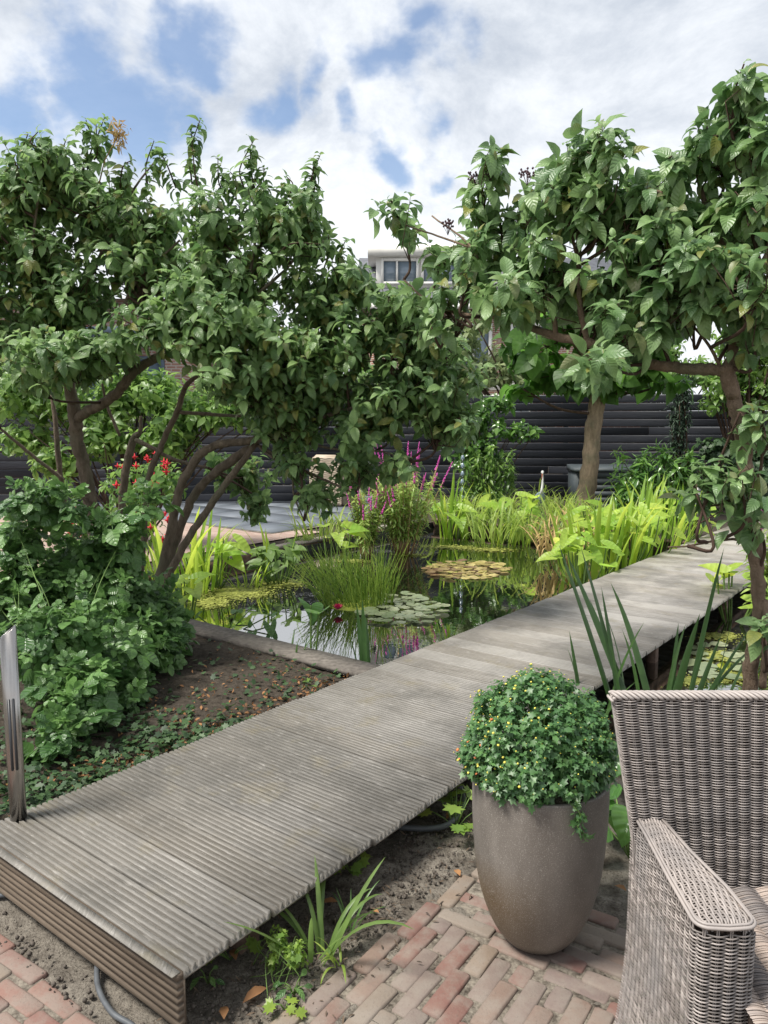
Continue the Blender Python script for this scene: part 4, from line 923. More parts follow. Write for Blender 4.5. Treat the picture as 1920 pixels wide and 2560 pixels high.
def tree(name, label, cat, base, limbs, blobs, Ts, leafsize, mat, barkmat, nobj, seed, dens, k=9, group=None, lmin=.7, droop=.35, sprigs=(), twigr=.004, rscale=1.0):
    """limbs: lists of (px,py,Y,r); blobs: (px,py,Y,rx,ry,rdepth) in photo pixels"""
    rg = np.random.default_rng(seed); root = thing(name, label, cat, base, group)
    samp = []; 
    for i, lb in enumerate(limbs):
        P = np.array([list(at(a, b, c)) + [r] for a, b, c, r in lb]); P = smooth_path(P, 6); w = rg.normal(size=(len(P), 3)) * P[:, 3:4] * .07; P[:, 3] *= rscale; P[:, :3] += w
        mb = MB(); rad = P[:, 3] * (1 + .04 * rg.normal(size=len(P))); mb.tube(P[:, :3], np.maximum(rad, .003), 10)
        mb.build('trunk' if i == 0 else 'limb', barkmat, root); samp.append(P[:, :3])
    samp = np.concatenate(samp); tw = MB(); tips = []; dirs = []
    for (x, y, Y, rx, ry, rd) in blobs:
        n = max(2, int(math.pi * rx * ry / dens)); c = at(x, y, Y); s = Y / F; lp = samp[np.argmin(np.linalg.norm(samp - (c - np.array([0, 0, .25])), axis=1))]
        mid = (lp + c) / 2 + rg.normal(size=3) * .06 - np.array([0, 0, .05]); bp = smooth_path([lp, mid, c], 5); tw.tube(bp, np.linspace(twigr * 2.6, twigr * 1.4, len(bp)), 5)
        pts = ball(rg, n) * np.array([rx * s, rd, ry * s]) + c
        for p in pts:
            a = bp[rg.integers(len(bp) // 2, len(bp))]; dv = p - a; d0 = nrm(nrm(dv) * .8 + np.array([0, 0, .55]) + rg.normal(size=3) * .3)
            m_ = a + dv * .55 + rg.normal(size=3) * .03 - np.array([0, 0, .03]); tw.tube([a, m_, p - d0 * .04, p], [twigr * 1.1, twigr * .8, twigr * .55, twigr * .4], 3, .5, False); tips.append(p); dirs.append(d0)
            if rg.random() < .6:
                tips.append(a + dv * .6 + rg.normal(size=3) * .04); dirs.append(nrm(d0 + rg.normal(size=3) * .5))
    for (x0, y0, x1, y1, Y) in sprigs:                      # long shoots standing clear of the crown
        a, b = at(x0, y0, Y), at(x1, y1, Y - .05); P = smooth_path([a, (a + b) / 2 + rg.normal(size=3) * .03, b], 4); tw.tube(P, np.linspace(.006, .003, len(P)), 5)
        for f in (1.0, .72, .45, .2): tips.append(a + (b - a) * f); dirs.append(nrm(nrm(b - a) + rg.normal(size=3) * .15))
    tw.build('twigs', MT['twig'], root, True, 'stuff')
    tips = np.array(tips); dirs = np.array(dirs)
    ms, ts = whorls(tips, dirs, k, leafsize, rg, droop=droop); keep = rg.random(len(ms)) < .94
    ms, ts = ms[keep], ts[keep]
    split_leaves(root, 'crown', Ts, ms, ts, mat, nobj, rng_=rg)
    return root
S = 2560 / 2212
def db(l, Yc, rd): return [(x * S, y * S, Yc if len(r) == 2 else r[2], r[0] * S, r[1] * S, rd) for x, y, *r in l]
# ------------------------------------------------------------------ left trees
limA = [[(268, 1640, 5.6, .085), (258, 1500, 5.6, .075), (240, 1345, 5.6, .070), (231, 1297, 5.6, .066), (220, 1224, 5.58, .063), (206, 1152, 5.55, .060), (192, 1098, 5.5, .060), (186, 1030, 5.45, .062), (178, 985, 5.4, .050), (160, 900, 5.3, .040), (122, 835, 5.2, .036)],
        [(192, 1048, 5.45, .045), (215, 1030, 5.4, .046), (253, 1011, 5.3, .045), (300, 975, 5.2, .043), (325, 942, 5.15, .041), (362, 910, 5.1, .038), (416, 884, 5.0, .035), (470, 868, 5.0, .030), (560, 815, 4.9, .024), (640, 740, 4.9, .018)],
        [(122, 835, 5.2, .026), (104, 790, 5.15, .022), (92, 736, 5.1, .018), (80, 640, 5.0, .012), (95, 500, 5.0, .009), (110, 400, 5.0, .006)], [(125, 840, 5.2, .030), (155, 772, 5.2, .028), (220, 700, 5.2, .022), (270, 600, 5.1, .016), (330, 480, 5.1, .010), (390, 400, 5.1, .006)],
        [(190, 1340, 6.2, .03), (169, 1304, 6.2, .03), (150, 1180, 6.1, .028), (139, 1063, 6.0, .025), (130, 980, 6.0, .02)], [(235, 1290, 5.55, .018), (205, 1240, 5.5, .016), (165, 1215, 5.4, .010)],
        [(160, 1200, 5.9, .02), (95, 1150, 5.8, .018), (40, 1105, 5.7, .015), (0, 1070, 5.6, .012)], [(325, 942, 5.15, .02), (300, 840, 5.0, .016), (330, 720, 5.0, .012), (450, 600, 5.0, .008)]]
blA = db([(90, 400, 105, 85), (205, 450, 100, 75), (60, 545, 120, 100), (20, 430, 60, 60), (320, 480, 85, 55), (300, 560, 140, 90), (140, 640, 150, 80), (40, 720, 90, 70), (130, 765, 120, 60, 4.7), (230, 740, 60, 50, 4.8), (360, 690, 110, 70, 4.8), (75, 330, 50, 35), (150, 370, 50, 40), (250, 390, 45, 30), (60, 800, 60, 30, 4.8), (-70, 480, 90, 80), (-90, 620, 100, 80), (-60, 740, 70, 50)], 5.15, .48)
spA = [(205, 430, 215, 300, 5.0), (255, 400, 262, 292, 5.1), (85, 400, 70, 335, 5.0), (370, 470, 385, 352, 5.0), (150, 420, 165, 350, 5.1), (440, 470, 400, 380, 5.0), (120, 380, 95, 330, 5.0), (300, 470, 330, 400, 5.0), (235, 400, 240, 310, 5.0), (30, 450, 20, 395, 5.0)]
tA = tree('viburnum_tree', 'broad-crowned tree with forked single trunk at far left', 'tree', at(268, 1640, 5.6) * [1, 1, 0] + [0, 0, .03], limA, blA, VIB, .104, MT['viburnum'], MT['barkA'], 300, 11, 540, sprigs=spA, rscale=.78)
limB = [[(372, 1600, 5.3, .055), (385, 1530, 5.3, .050), (405, 1422, 5.3, .044), (426, 1329, 5.3, .042), (451, 1219, 5.28, .040), (472, 1177, 5.25, .039), (502, 1135, 5.22, .038), (548, 1110, 5.2, .036), (612, 1104, 5.15, .033), (700, 1085, 5.1, .026), (800, 1045, 5.0, .020), (950, 1000, 4.95, .014), (1080, 950, 4.95, .009)],
        [(380, 1600, 5.35, .05), (400, 1500, 5.35, .045), (418, 1422, 5.4, .042), (447, 1329, 5.42, .040), (477, 1253, 5.42, .040), (515, 1202, 5.4, .040), (590, 1143, 5.3, .040), (633, 1112, 5.2, .036), (655, 1060, 5.2, .030), (690, 980, 5.2, .024), (760, 900, 5.2, .018), (830, 800, 5.2, .012), (860, 700, 5.2, .007)],
        [(385, 1600, 5.2, .045), (400, 1500, 5.2, .040), (420, 1441, 5.2, .036), (477, 1337, 5.2, .034), (519, 1274, 5.2, .032), (561, 1215, 5.2, .031), (603, 1158, 5.2, .030), (645, 1100, 5.2, .026)],
        [(345, 1600, 5.8, .04), (318, 1400, 5.8, .038), (304, 1295, 5.8, .036), (312, 1190, 5.8, .036), (333, 1101, 5.75, .036), (350, 1080, 5.7, .022), (352, 1040, 5.7, .014)], [(340, 1100, 5.7, .022), (380, 1120, 5.65, .020), (440, 1150, 5.6, .017), (520, 1170, 5.6, .012)],
        [(360, 1600, 5.7, .035), (352, 1420, 5.7, .032), (358, 1358, 5.7, .030), (371, 1202, 5.65, .030), (405, 1110, 5.6, .028), (443, 1030, 5.5, .026), (470, 960, 5.4, .022), (560, 900, 5.3, .016), (620, 800, 5.2, .010)], [(443, 1030, 5.5, .018), (520, 1035, 5.45, .017), (600, 1040, 5.4, .014), (680, 1030, 5.3, .010)],
        [(300, 1090, 5.7, .016), (270, 1020, 5.7, .014), (255, 960, 5.65, .010)], [(640, 1110, 5.2, .016), (745, 1169, 5.0, .013), (830, 1208, 4.9, .010), (890, 1235, 4.85, .006)], [(650, 1120, 5.15, .012), (724, 1181, 5.0, .009), (735, 1240, 4.95, .008), (760, 1301, 4.9, .005)],
        [(700, 1085, 5.1, .014), (820, 1120, 5.0, .011), (960, 1130, 4.9, .007), (1010, 1160, 4.9, .004)], [(560, 815, 4.9, .02), (620, 700, 4.95, .015), (640, 560, 5.0, .010), (630, 440, 5.0, .006)], [(640, 740, 4.95, .015), (740, 640, 5.0, .011), (780, 500, 5.0, .007), (790, 430, 5.0, .004)]]
blB = db([(460, 480, 85, 55), (575, 460, 70, 55), (650, 500, 70, 55), (665, 450, 40, 45), (500, 590, 150, 80), (690, 640, 110, 65), (520, 690, 120, 70, 4.7), (600, 760, 160, 70, 4.8), (740, 730, 130, 75), (840, 640, 60, 50), (850, 720, 80, 60), (880, 820, 100, 75), (500, 800, 80, 60, 4.6), (650, 880, 120, 55), (780, 920, 110, 55), (940, 870, 80, 70), (990, 900, 50, 55), (760, 600, 70, 45), (770, 1000, 80, 28), (860, 1000, 60, 30), (690, 1055, 70, 25), (640, 990, 60, 25), (420, 640, 90, 60, 4.8), (920, 770, 60, 50), (960, 745, 50, 40), (1000, 810, 50, 45), (890, 665, 40, 35), (430, 740, 80, 40, 4.7), (560, 850, 90, 40), (700, 830, 110, 45), (820, 850, 90, 45), (620, 935, 70, 28)], 5.0, .45)
blB += [(620, 1195, 6.1, 75, 55, .2), (640, 1265, 6.1, 50, 45, .15), (560, 1160, 6.0, 50, 40, .2)]
spB = [(480, 460, 500, 300, 5.0), (610, 470, 632, 355, 5.0), (760, 500, 800, 388, 5.0), (655, 510, 660, 420, 5.0), (800, 700, 822, 585, 4.9), (690, 640, 800, 610, 4.8), (560, 480, 545, 395, 5.0), (700, 520, 715, 440, 5.0), (1010, 960, 1075, 880, 4.9), (500, 500, 478, 330, 5.0), (640, 480, 625, 375, 5.0), (780, 470, 790, 400, 5.0), (845, 680, 865, 600, 4.9), (590, 500, 575, 430, 5.0)]
tB = tree('viburnum_tree', 'multi-stemmed tree leaning over the pond, three grey stems', 'tree', at(375, 1600, 5.3) * [1, 1, 0] + [0, 0, .03], limB, blB, VIB, .100, MT['viburnum'], MT['barkA'], 300, 12, 520, sprigs=spB, rscale=.78)
# ------------------------------------------------------------------ right tree, near
limD = [[(1872, 1990, 3.0, .044), (1874, 1705, 3.0, .040), (1883, 1623, 3.0, .038), (1899, 1534, 3.0, .037), (1891, 1420, 3.0, .036), (1887, 1359, 3.0, .036), (1878, 1290, 3.0, .036), (1866, 1196, 3.0, .036), (1858, 1114, 3.0, .037), (1846, 1053, 3.0, .037), (1834, 992, 3.0, .038), (1821, 935, 3.0, .040), (1832, 880, 3.0, .026), (1830, 800, 3.0, .023), (1828, 720, 3.0, .020), (1800, 600, 3.05, .017), (1760, 500, 3.1, .013), (1740, 420, 3.1, .009)],
        [(1815, 925, 3.0, .028), (1770, 924, 3.02, .031), (1703, 920, 3.08, .030), (1622, 909, 3.15, .028), (1540, 880, 3.25, .027), (1470, 858, 3.3, .026), (1394, 841, 3.4, .024), (1307, 812, 3.5, .021), (1249, 794, 3.55, .018), (1174, 789, 3.65, .013), (1080, 760, 3.8, .008), (1010, 700, 3.9, .006)],
        [(1390, 840, 3.4, .016), (1385, 800, 3.4, .014), (1370, 740, 3.4, .010), (1330, 650, 3.5, .007)], [(1310, 812, 3.5, .015), (1270, 775, 3.5, .013), (1230, 740, 3.55, .010), (1180, 620, 3.6, .007), (1080, 540, 3.8, .005)],
        [(1470, 858, 3.3, .018), (1450, 760, 3.3, .016), (1447, 620, 3.3, .015), (1448, 530, 3.3, .012), (1440, 430, 3.3, .008)], [(1830, 800, 3.0, .018), (1870, 740, 2.95, .017), (1905, 670, 2.9, .016), (1930, 560, 2.9, .013), (1900, 400, 2.9, .010), (1880, 250, 2.9, .006)],
        [(1800, 600, 3.05, .012), (1730, 520, 3.1, .011), (1640, 480, 3.15, .010), (1560, 500, 3.2, .009), (1490, 470, 3.2, .006)], [(1800, 915, 3.0, .010), (1770, 860, 3.0, .008), (1720, 800, 3.05, .006)],
        [(1180, 620, 3.6, .007), (1080, 585, 3.75, .006), (1010, 560, 3.85, .005), (985, 530, 3.9, .004)],
        [(1884, 1378, 3.0, .011), (1850, 1350, 2.95, .008), (1790, 1352, 2.9, .006), (1720, 1365, 2.85, .005), (1670, 1368, 2.85, .004)], [(1850, 1260, 3.0, .006), (1800, 1262, 2.9, .005), (1760, 1268, 2.85, .004)], [(1890, 1130, 3.0, .007), (1925, 1120, 2.9, .005)],
        [(1905, 1720, 2.95, .02), (1915, 1600, 2.95, .018), (1912, 1500, 2.98, .014)]]
blD = db([(860, 455, 45, 35, 3.9), (970, 545, 50, 40, 3.8), (1060, 375, 55, 40, 3.6), (1080, 470, 90, 50, 3.6), (1010, 610, 75, 45, 3.7), (970, 680, 55, 18, 3.7), (1140, 600, 110, 55, 3.5), (1230, 360, 85, 55, 3.3), (1300, 330, 50, 45, 3.1), (1220, 440, 70, 50, 3.3), (1290, 400, 60, 50, 3.1), (1390, 430, 80, 70, 3.2), (1400, 540, 110, 70, 3.1), (1130, 645, 90, 28, 3.4), (1330, 670, 80, 30, 3.1), (1265, 775, 55, 35, 2.9), (1350, 725, 60, 30, 3.0), (1490, 470, 90, 70, 3.1), (1520, 310, 55, 55, 3.0), (1600, 200, 45, 60, 2.85), (1630, 300, 50, 80, 2.85), (1600, 420, 60, 70, 2.9), (1500, 560, 90, 60, 2.9), (1580, 570, 80, 55, 2.8), (1450, 645, 100, 45, 3.0), (1560, 655, 70, 40, 2.9), (1630, 640, 40, 70, 2.9), (1040, 540, 70, 45, 3.6)], 3.2, .30)
blD += [(1850, 1030, 2.85, 35, 25, .1), (1790, 1165, 2.85, 55, 40, .12), (1850, 1190, 2.85, 50, 45, .12), (1905, 1050, 2.8, 30, 50, .1), (1735, 1215, 2.85, 35, 25, .08), (1890, 1300, 2.85, 25, 30, .08), (1905, 1560, 2.8, 30, 50, .1)]
blD += db([(1150, 530, 80, 40), (1330, 590, 90, 45), (1080, 615, 80, 32), (1230, 605, 100, 32), (1480, 610, 90, 50), (1340, 480, 80, 50), (1180, 420, 50, 40), (1450, 380, 60, 40), (1570, 500, 70, 60), (925, 640, 40, 32, 3.8), (930, 700, 40, 28, 3.8), (1740, 420, 80, 90, 3.0), (1760, 600, 90, 80, 3.0), (1880, 520, 80, 90, 3.1), (1850, 680, 80, 50, 3.0), (1720, 280, 60, 60, 3.0)], 3.35, .3)
spD = [(1000, 560, 970, 500, 3.9), (1800, 400, 1770, 300, 3.0), (1870, 250, 1860, 160, 2.85), (1240, 440, 1235, 400, 3.6), (1480, 400, 1500, 340, 3.15), (1690, 440, 1680, 390, 3.05)]
tD = tree('viburnum_tree', 'near tree at right with a long horizontal limb and large leaves', 'tree', at(1872, 1990, 3.0) * [1, 1, 0] + [0, 0, .02], limD, blD, VIB, .102, MT['viburnumD'], MT['barkD'], 300, 13, 1300, k=9, sprigs=spD, twigr=.0032, rscale=.76)
for (x, y, Y) in ((1318, 432, 3.2), (1225, 430, 3.5), (1185, 440, 3.55), (1120, 560, 3.6)):     # dark fruit clusters
    mb = MB(); c = at(x, y, Y); rg = np.random.default_rng(int(x))
    for q in range(26):
        d = ball(rg, 1)[0] * np.array([.035, .03, .022]); mb.tube([c + d - [0, 0, .005], c + d, c + d + [0, 0, .005]], [.002, .0055, .002], 6)
        if q < 8: mb.tube([c - [0, 0, .05], c + d], .0012, 3)
    mb.build('fruit_cluster', MT['berry'], tD)
mb = MB(); c = at(298, 335, 4.95); rg = np.random.default_rng(2)                                  # a dried, bleached shoot
ms, ts = whorls(c + ball(rg, 26) * np.array([.07, .05, .10]), nrm(rg.normal(size=(26, 3)) + [0, 0, .4]), 5, .06, rg); mb.inst(LONG[1], ms, ts)
mb.tube([at(245, 470, 5.0), at(262, 400, 5.0), c], [.005, .004, .003], 4); mb.build('dried_shoot', MT['straw'], tA)
# ------------------------------------------------------------------ pale-trunked tree on the far bank
limC = [[(1452, 1312, 11.6, .20), (1462, 1270, 11.6, .175), (1472, 1180, 11.6, .158), (1482, 1090, 11.6, .150), (1492, 1010, 11.6, .150), (1500, 950, 11.6, .165), (1506, 900, 11.6, .17)],
        [(1500, 930, 11.6, .09), (1440, 860, 11.4, .06), (1380, 800, 11.3, .04)], [(1505, 920, 11.6, .09), (1580, 850, 11.5, .06), (1640, 780, 11.4, .04)], [(1503, 910, 11.6, .09), (1500, 820, 11.6, .06), (1480, 720, 11.5, .04)]]
blC = db([(1240, 800, 130, 40), (1340, 810, 110, 35), (1150, 760, 90, 50), (1260, 700, 150, 70), (1400, 740, 110, 70), (1130, 840, 40, 18), (1300, 620, 130, 60), (1440, 830, 40, 25), (1400, 640, 90, 60)], 11.4, .9)
tC = tree('catalpa_tree', 'clipped round-headed tree with smooth pale leaning trunk on far bank', 'tree', on(1452, 1312, .05), limC, blC, BIG, .30, MT['catalpa'], MT['barkC'], 120, 14, 1500, k=7, twigr=.01, droop=.7, rscale=.82)

# ------------------------------------------------------------------ generic plants
def shrub(name, label, cat, base, blobs, Ts, size, mat, n, nobj, seed, k=5, group=None, stems=8, stemmat='twig', stem_r=.006, up=.4, crown='foliage', droop=.25):
    rg = np.random.default_rng(seed); root = thing(name, label, cat, base, group); base = np.asarray(base, float)
    vol = np.array([b[3] * b[4] for b in blobs], float); cnt = np.maximum(1, (n * vol / vol.sum()).astype(int)); tips = []; dirs = []
    for b, c_ in zip(blobs, cnt):
        c = at(b[0], b[1], b[2]); s = b[2] / F; o = ball(rg, c_); tips.append(c + o * np.array([b[3] * s, b[5], b[4] * s])); dirs.append(nrm(o + np.array([0, 0, up]) + rg.normal(size=o.shape) * .35))
    tips = np.concatenate(tips); dirs = np.concatenate(dirs); ok = tips[:, 2] > base[2] + .01; tips, dirs = tips[ok], dirs[ok]
    st = MB()
    for i in rg.choice(len(tips), min(stems, len(tips)), False):
        b0 = base + np.array([rg.normal() * .06, rg.normal() * .06, 0]); m_ = (b0 + tips[i]) / 2 + np.array([0, 0, .1]) * np.linalg.norm(tips[i] - b0) + rg.normal(size=3) * .03
        P = smooth_path([b0, m_, tips[i]], 5); st.tube(P, np.linspace(stem_r, stem_r * .35, len(P)), 5)
    if stems: st.build('stems', MT[stemmat], root, True, 'stuff')
    ms, ts = whorls(tips, dirs, k, size, rg, spacing=size * .12, droop=droop); split_leaves(root, crown, Ts, ms, ts, mat, nobj, rng_=rg); return root
BLADES = {}
def blade_mesh(var, mat, wid):
    key = (var, mat.name, wid)
    if key in BLADES: return BLADES[key]
    bend = (.10, .35, .75, 1.35, 2.2)[var % 5]; tint = (.15, .5, .85, .35, .7)[var % 5]; n = 9; P = []; x = z = 0.; V = []; A = []
    for i in range(n + 1):
        t = i / n; th = bend * t ** 2.0
        if i: x += math.sin(th) / n; z += math.cos(th) / n
        w = wid * (1 - t ** 3.5) ** .8 * (.75 + .25 * min(1, t * 5)); 
        for s in (-1, 0, 1): V.append((x - abs(s) * .35 * w * math.cos(th) * -1, s * w, z + abs(s) * .35 * w * math.sin(th) * -1)); A.append((s, t, tint))
    i = np.arange(n)[:, None] * 3; j = np.arange(2)[None]; q = np.stack([i + j, i + j + 1, i + 3 + j + 1, i + 3 + j], -1).reshape(-1, 4)
    m = MB(); m.add(V, [q], A); BLADES[key] = m.mesh('blade', mat); return BLADES[key]
def clump(name, label, cat, base, n, h, spread, mat, seed, wid=.022, lean=.35, variants=(0, 1, 2), group=None, dx=0., root=None):
    """a clump of strap leaves, every blade a piece of its own"""
    r = random.Random(seed); root = root or thing(name, label, cat, base, group)
    for i in range(n):
        a = r.uniform(0, 6.28); rad = spread * math.sqrt(r.random()); hh = h * r.uniform(.55, 1.0)
        mx = Matrix.Translation((base[0] + rad * math.cos(a), base[1] + rad * math.sin(a), base[2])) @ Matrix.Rotation(a + r.uniform(-.9, .9), 4, 'Z') @ Matrix.Rotation(lean * r.uniform(.1, 1) + dx, 4, 'Y') @ Matrix.Scale(hh, 4)
        place('blade', blade_mesh(r.choice(variants), mat, round(wid / h, 3)), root, None, mx)
    return root
ARM = {}
def arrow_clump(name, label, cat, base, n, h, spread, size, mat, seed, group=None, tilt=.9, root=None):
    """upright stalks each carrying a broad arrow- or heart-shaped leaf"""
    r = random.Random(seed); root = root or thing(name, label, cat, base, group); base = np.asarray(base, float)
    for i in range(n):
        a = r.uniform(0, 6.28); rad = spread * math.sqrt(r.random()); b = base + np.array([rad * .4 * math.cos(a), rad * .4 * math.sin(a), 0]); t = base + np.array([rad * math.cos(a), rad * math.sin(a), h * r.uniform(.5, 1.0)])
        v = r.randrange(3); tn = r.randrange(4); key = (mat.name, v, tn)
        if key not in ARM: ARM[key] = MB().inst(ARUM[v], np.eye(4)[None], [.1 + tn * .26]).mesh('leaf', mat)
        P = smooth_path([b, (b + t) / 2 + np.array([rad * .15 * math.cos(a), rad * .15 * math.sin(a), .02]), t], 3); st = MB(); st.tube(P, .004 + size * .012, 5); so = st.build('stalk', MT['stem'], root)
        ya = a + r.uniform(-1.2, 1.2); y = np.array([[math.cos(ya), math.sin(ya), r.uniform(-.6, .5)]]); z = np.array([[math.cos(ya) * -.5, math.sin(ya) * -.5 - .5, tilt]])
        place('leaf', ARM[key], so, None, frames(t[None], y, z, size * r.uniform(.7, 1.15))[0])
    return root
# ------------------------------------------------------------------ planter's chrysanthemum
rg = np.random.default_rng(21)
mum = thing('chrysanthemum', 'dome of green chrysanthemum in bud filling the tall planter', 'plant', (PX, PY, .47))
n = 1500; v = nrm(rg.normal(size=(n, 3))); v[:, 2] = np.abs(v[:, 2]) * 1.0 - .22 * rg.random(n); v = nrm(v)
low = v[:, 2] < 0; rad = np.where(rg.random(n) < .8, rg.uniform(.86, 1.03, n), rg.uniform(.5, .9, n))
bumps = 1 + .05 * np.sin(v[:, 0] * 9 + 1) * np.sin(v[:, 1] * 8) + .04 * np.sin(v[:, 2] * 13)
tips = np.array([PX - .008, PY, .545]) + v * rad[:, None] * bumps[:, None] * np.array([.213, .205, .25]); tips[:, 2] = np.maximum(tips[:, 2], .495 - .03 * rg.random(n))
dirs = nrm(v * .8 + np.array([0, 0, .55]) + rg.normal(size=(n, 3)) * .25)
ms, ts = whorls(tips, dirs, 5, .0275, rg, spacing=.006, droop=.25, lo=.7, hi=1.7)
tt = np.linspace(0, 1, 16); trail = np.stack([PX + .045 + .035 * tt + .01 * np.sin(tt * 7), np.full(16, PY - .198) - .004 * tt, .505 - .085 * tt], -1)
m2, t2 = whorls(trail + rg.normal(size=trail.shape) * .006, nrm(np.array([.2, -.6, -.3]) + rg.normal(size=trail.shape) * .5), 4, .027, rg, spacing=.004)
split_leaves(mum, 'foliage', MUM, np.concatenate([ms, m2]), np.concatenate([ts, t2]), MT['mum'], 300, rng_=rg)
mb = MB(); mb.tube(trail, .0015, 4)
for i in rg.choice(n, 260, False): mb.tube([(PX + rg.normal() * .03, PY + rg.normal() * .03, .47), (np.array([PX, PY, .51]) + tips[i]) / 2, tips[i]], .0014, 3)
mb.build('stems', MT['stem'], mum, True, 'stuff')
def buds(name, cond, nn, mat, r0):
    mb = MB(); c = 0
    for i in rg.permutation(n):
        if c >= nn: break
        if rad[i] < .86 or not cond(v[i]): continue
        p = tips[i] + dirs[i] * rg.uniform(.004, .016) + rg.normal(size=3) * .004; r_ = r0 * rg.uniform(.7, 1.2); d = nrm(dirs[i] + np.array([0, 0, .5]))
        mb.tube([p - d * r_ * .7, p - d * r_ * .2, p + d * r_ * .35, p + d * r_ * .6], [r_ * .35, r_, r_ * .9, r_ * .3], 6); c += 1
    mb.build(name, mat, mum, True, 'stuff')
buds('bud_heads', lambda d: d[0] * -.7 + d[2] * .7 - d[1] * .1 > .2 + rg.random() * .5, 120, MT['bud'], .0036)
buds('small_bud_heads', lambda d: True, 260, MT['bud'], .0018)
buds('opening_bud_heads', lambda d: d[0] < -.72 and d[2] < .7, 16, MT['orange'], .0048)

# ------------------------------------------------------------------ rose bush and what grows under the left trees
shrub('rose_bush', 'sprawling glossy-leaved rose bush beside the steel bollard', 'shrub', at(170, 1790, 3.75) * [1, 1, 0] + [0, 0, .04],
      [(70, 1450, 4.3, 110, 60, .3), (230, 1470, 4.4, 140, 80, .35), (350, 1500, 4.6, 90, 60, .3), (120, 1600, 3.8, 120, 90, .3), (270, 1610, 4.0, 130, 95, .3), (390, 1590, 4.4, 80, 80, .25), (420, 1560, 4.6, 40, 45, .15), (200, 1740, 3.5, 100, 80, .2), (300, 1720, 3.8, 70, 60, .2), (150, 1850, 3.2, 45, 60, .1), (20, 1500, 4.2, 50, 70, .3), (90, 1250, 4.3, 60, 45, .12), (160, 1270, 4.3, 50, 40, .12), (305, 1300, 4.4, 45, 60, .12), (370, 1255, 4.4, 30, 35, .1), (260, 1360, 4.5, 80, 60, .2), (40, 1390, 4.3, 50, 50, .2), (190, 1380, 4.6, 80, 40, .2), (60, 1320, 4.4, 50, 40, .15)],
      ROSE, .185, MT['rose'], 760, 290, 31, k=3, stems=40, stemmat='stem', stem_r=.005, up=.8)
fu = shrub('fuchsia_bush', 'fuchsia with hanging red flowers behind the left trunks', 'shrub', at(330, 1400, 7.6) * [1, 1, 0] + [0, 0, .02],
      [(340, 1230, 7.6, 100, 90, .35), (230, 1320, 7.4, 90, 70, .3), (330, 1330, 7.4, 80, 60, .3), (150, 1390, 7.0, 70, 40, .3), (420, 1200, 7.6, 50, 60, .3), (60, 1330, 7.2, 70, 60, .3), (140, 1250, 7.4, 80, 80, .3)], SM, .10, MT['hedge'], 520, 0, 32, k=5, stems=30, stem_r=.008)
mf = MB(); mf.tube([(0, 0, 0), (0, 0, -.4), (0, 0, -.55), (0, 0, -1)], [.02, .12, .2, .05], 6); 
for a in range(4): mf.tube([(0, 0, -.5), (.25 * math.cos(a * 1.57), .25 * math.sin(a * 1.57), -.62), (.5 * math.cos(a * 1.57), .5 * math.sin(a * 1.57), -.45)], [.06, .09, .01], 4)
mf = mf.mesh('flower', MT['red'])
for i in range(60):
    c = [(345, 1180, 70, 55), (260, 1290, 90, 60), (395, 1165, 35, 45), (330, 1250, 70, 60), (420, 1310, 15, 40)][rg.integers(5)]
    p = at(c[0] + rg.uniform(-1, 1) * c[2], c[1] + rg.uniform(-1, 1) * c[3], 7.2 + rg.uniform(-.15, .15)); place('flower', mf, fu, None, Matrix.Translation(p.tolist()) @ Matrix.Scale(.072 * rg.uniform(.6, 1.2), 4))
shrub('background_shrub', 'sunlit small-leaved shrub in front of the left fence', 'shrub', at(330, 1260, 8.8) * [1, 1, 0],
      [(40, 970, 9, 90, 90, .5), (150, 1000, 9, 90, 80, .5), (280, 1010, 9, 110, 80, .5), (420, 990, 9, 110, 70, .5), (440, 1060, 8.8, 60, 55, .4), (330, 950, 9, 90, 40, .4), (400, 1100, 8.8, 100, 50, .4), (250, 1090, 8.8, 90, 60, .4), (60, 1100, 8.8, 80, 50, .4), (510, 1030, 8.8, 100, 55, .35), (610, 1010, 8.8, 90, 60, .35), (710, 1040, 8.8, 60, 45, .3), (420, 1080, 8.8, 80, 40, .3), (150, 1150, 8.6, 80, 50, .3)], SM, .15, MT['hedge'], 1250, 0, 33, k=6, stems=50, stem_r=.014)
MT['crumb'] = leaf_mat('bark_crumb', (.04, .03, .022), (.16, .11, .07), rough=.9, trans=.0, veins=0)
def carpet(name, label, cat, Ts, size, mat, sampler, n, seed, lift=.015, flat=.25):
    r = np.random.default_rng(seed); P = np.array([sampler(r) for _ in range(n)]); a = r.uniform(0, 6.28, n); y = np.stack([np.cos(a), np.sin(a), r.normal(size=n) * flat], -1); z = np.array([0, 0, 1.]) + r.normal(size=(n, 3)) * flat
    P[:, 2] += lift * r.random(n); ms = frames(P, y, z, size * r.uniform(.6, 1.2, n)); ts = r.random(n); mb = MB(); var = r.integers(0, len(Ts), n)
    for k, T in enumerate(Ts): mb.inst(T, ms[var == k], ts[var == k])
    return tag(mb.build(name, mat, None, True, 'stuff'), label, cat)
def bed(r):                      # somewhere in the bed left of the walk
    while True:
        u, v = r.uniform(.1, 2.2), -1.1 - abs(r.normal()) * .75
        if v > -3.4: return uv(u, v, .03 if v < -1.3 else .01)
def bed_edge(r): return uv(r.uniform(.25, 1.4), -1.10 - abs(r.normal()) * .28, .02)
carpet('ivy_ground_cover', 'low dark ivy creeping over the soil beside the boardwalk', 'ivy', IVY, .038, MT['ivy'], lambda r: bed_edge(r) if r.random() < .35 else (uv(r.uniform(.1, 1.2), r.uniform(-2.4, -1.12), .035) if r.random() < .6 else bed(r)), 2600, 41, .05, .35)
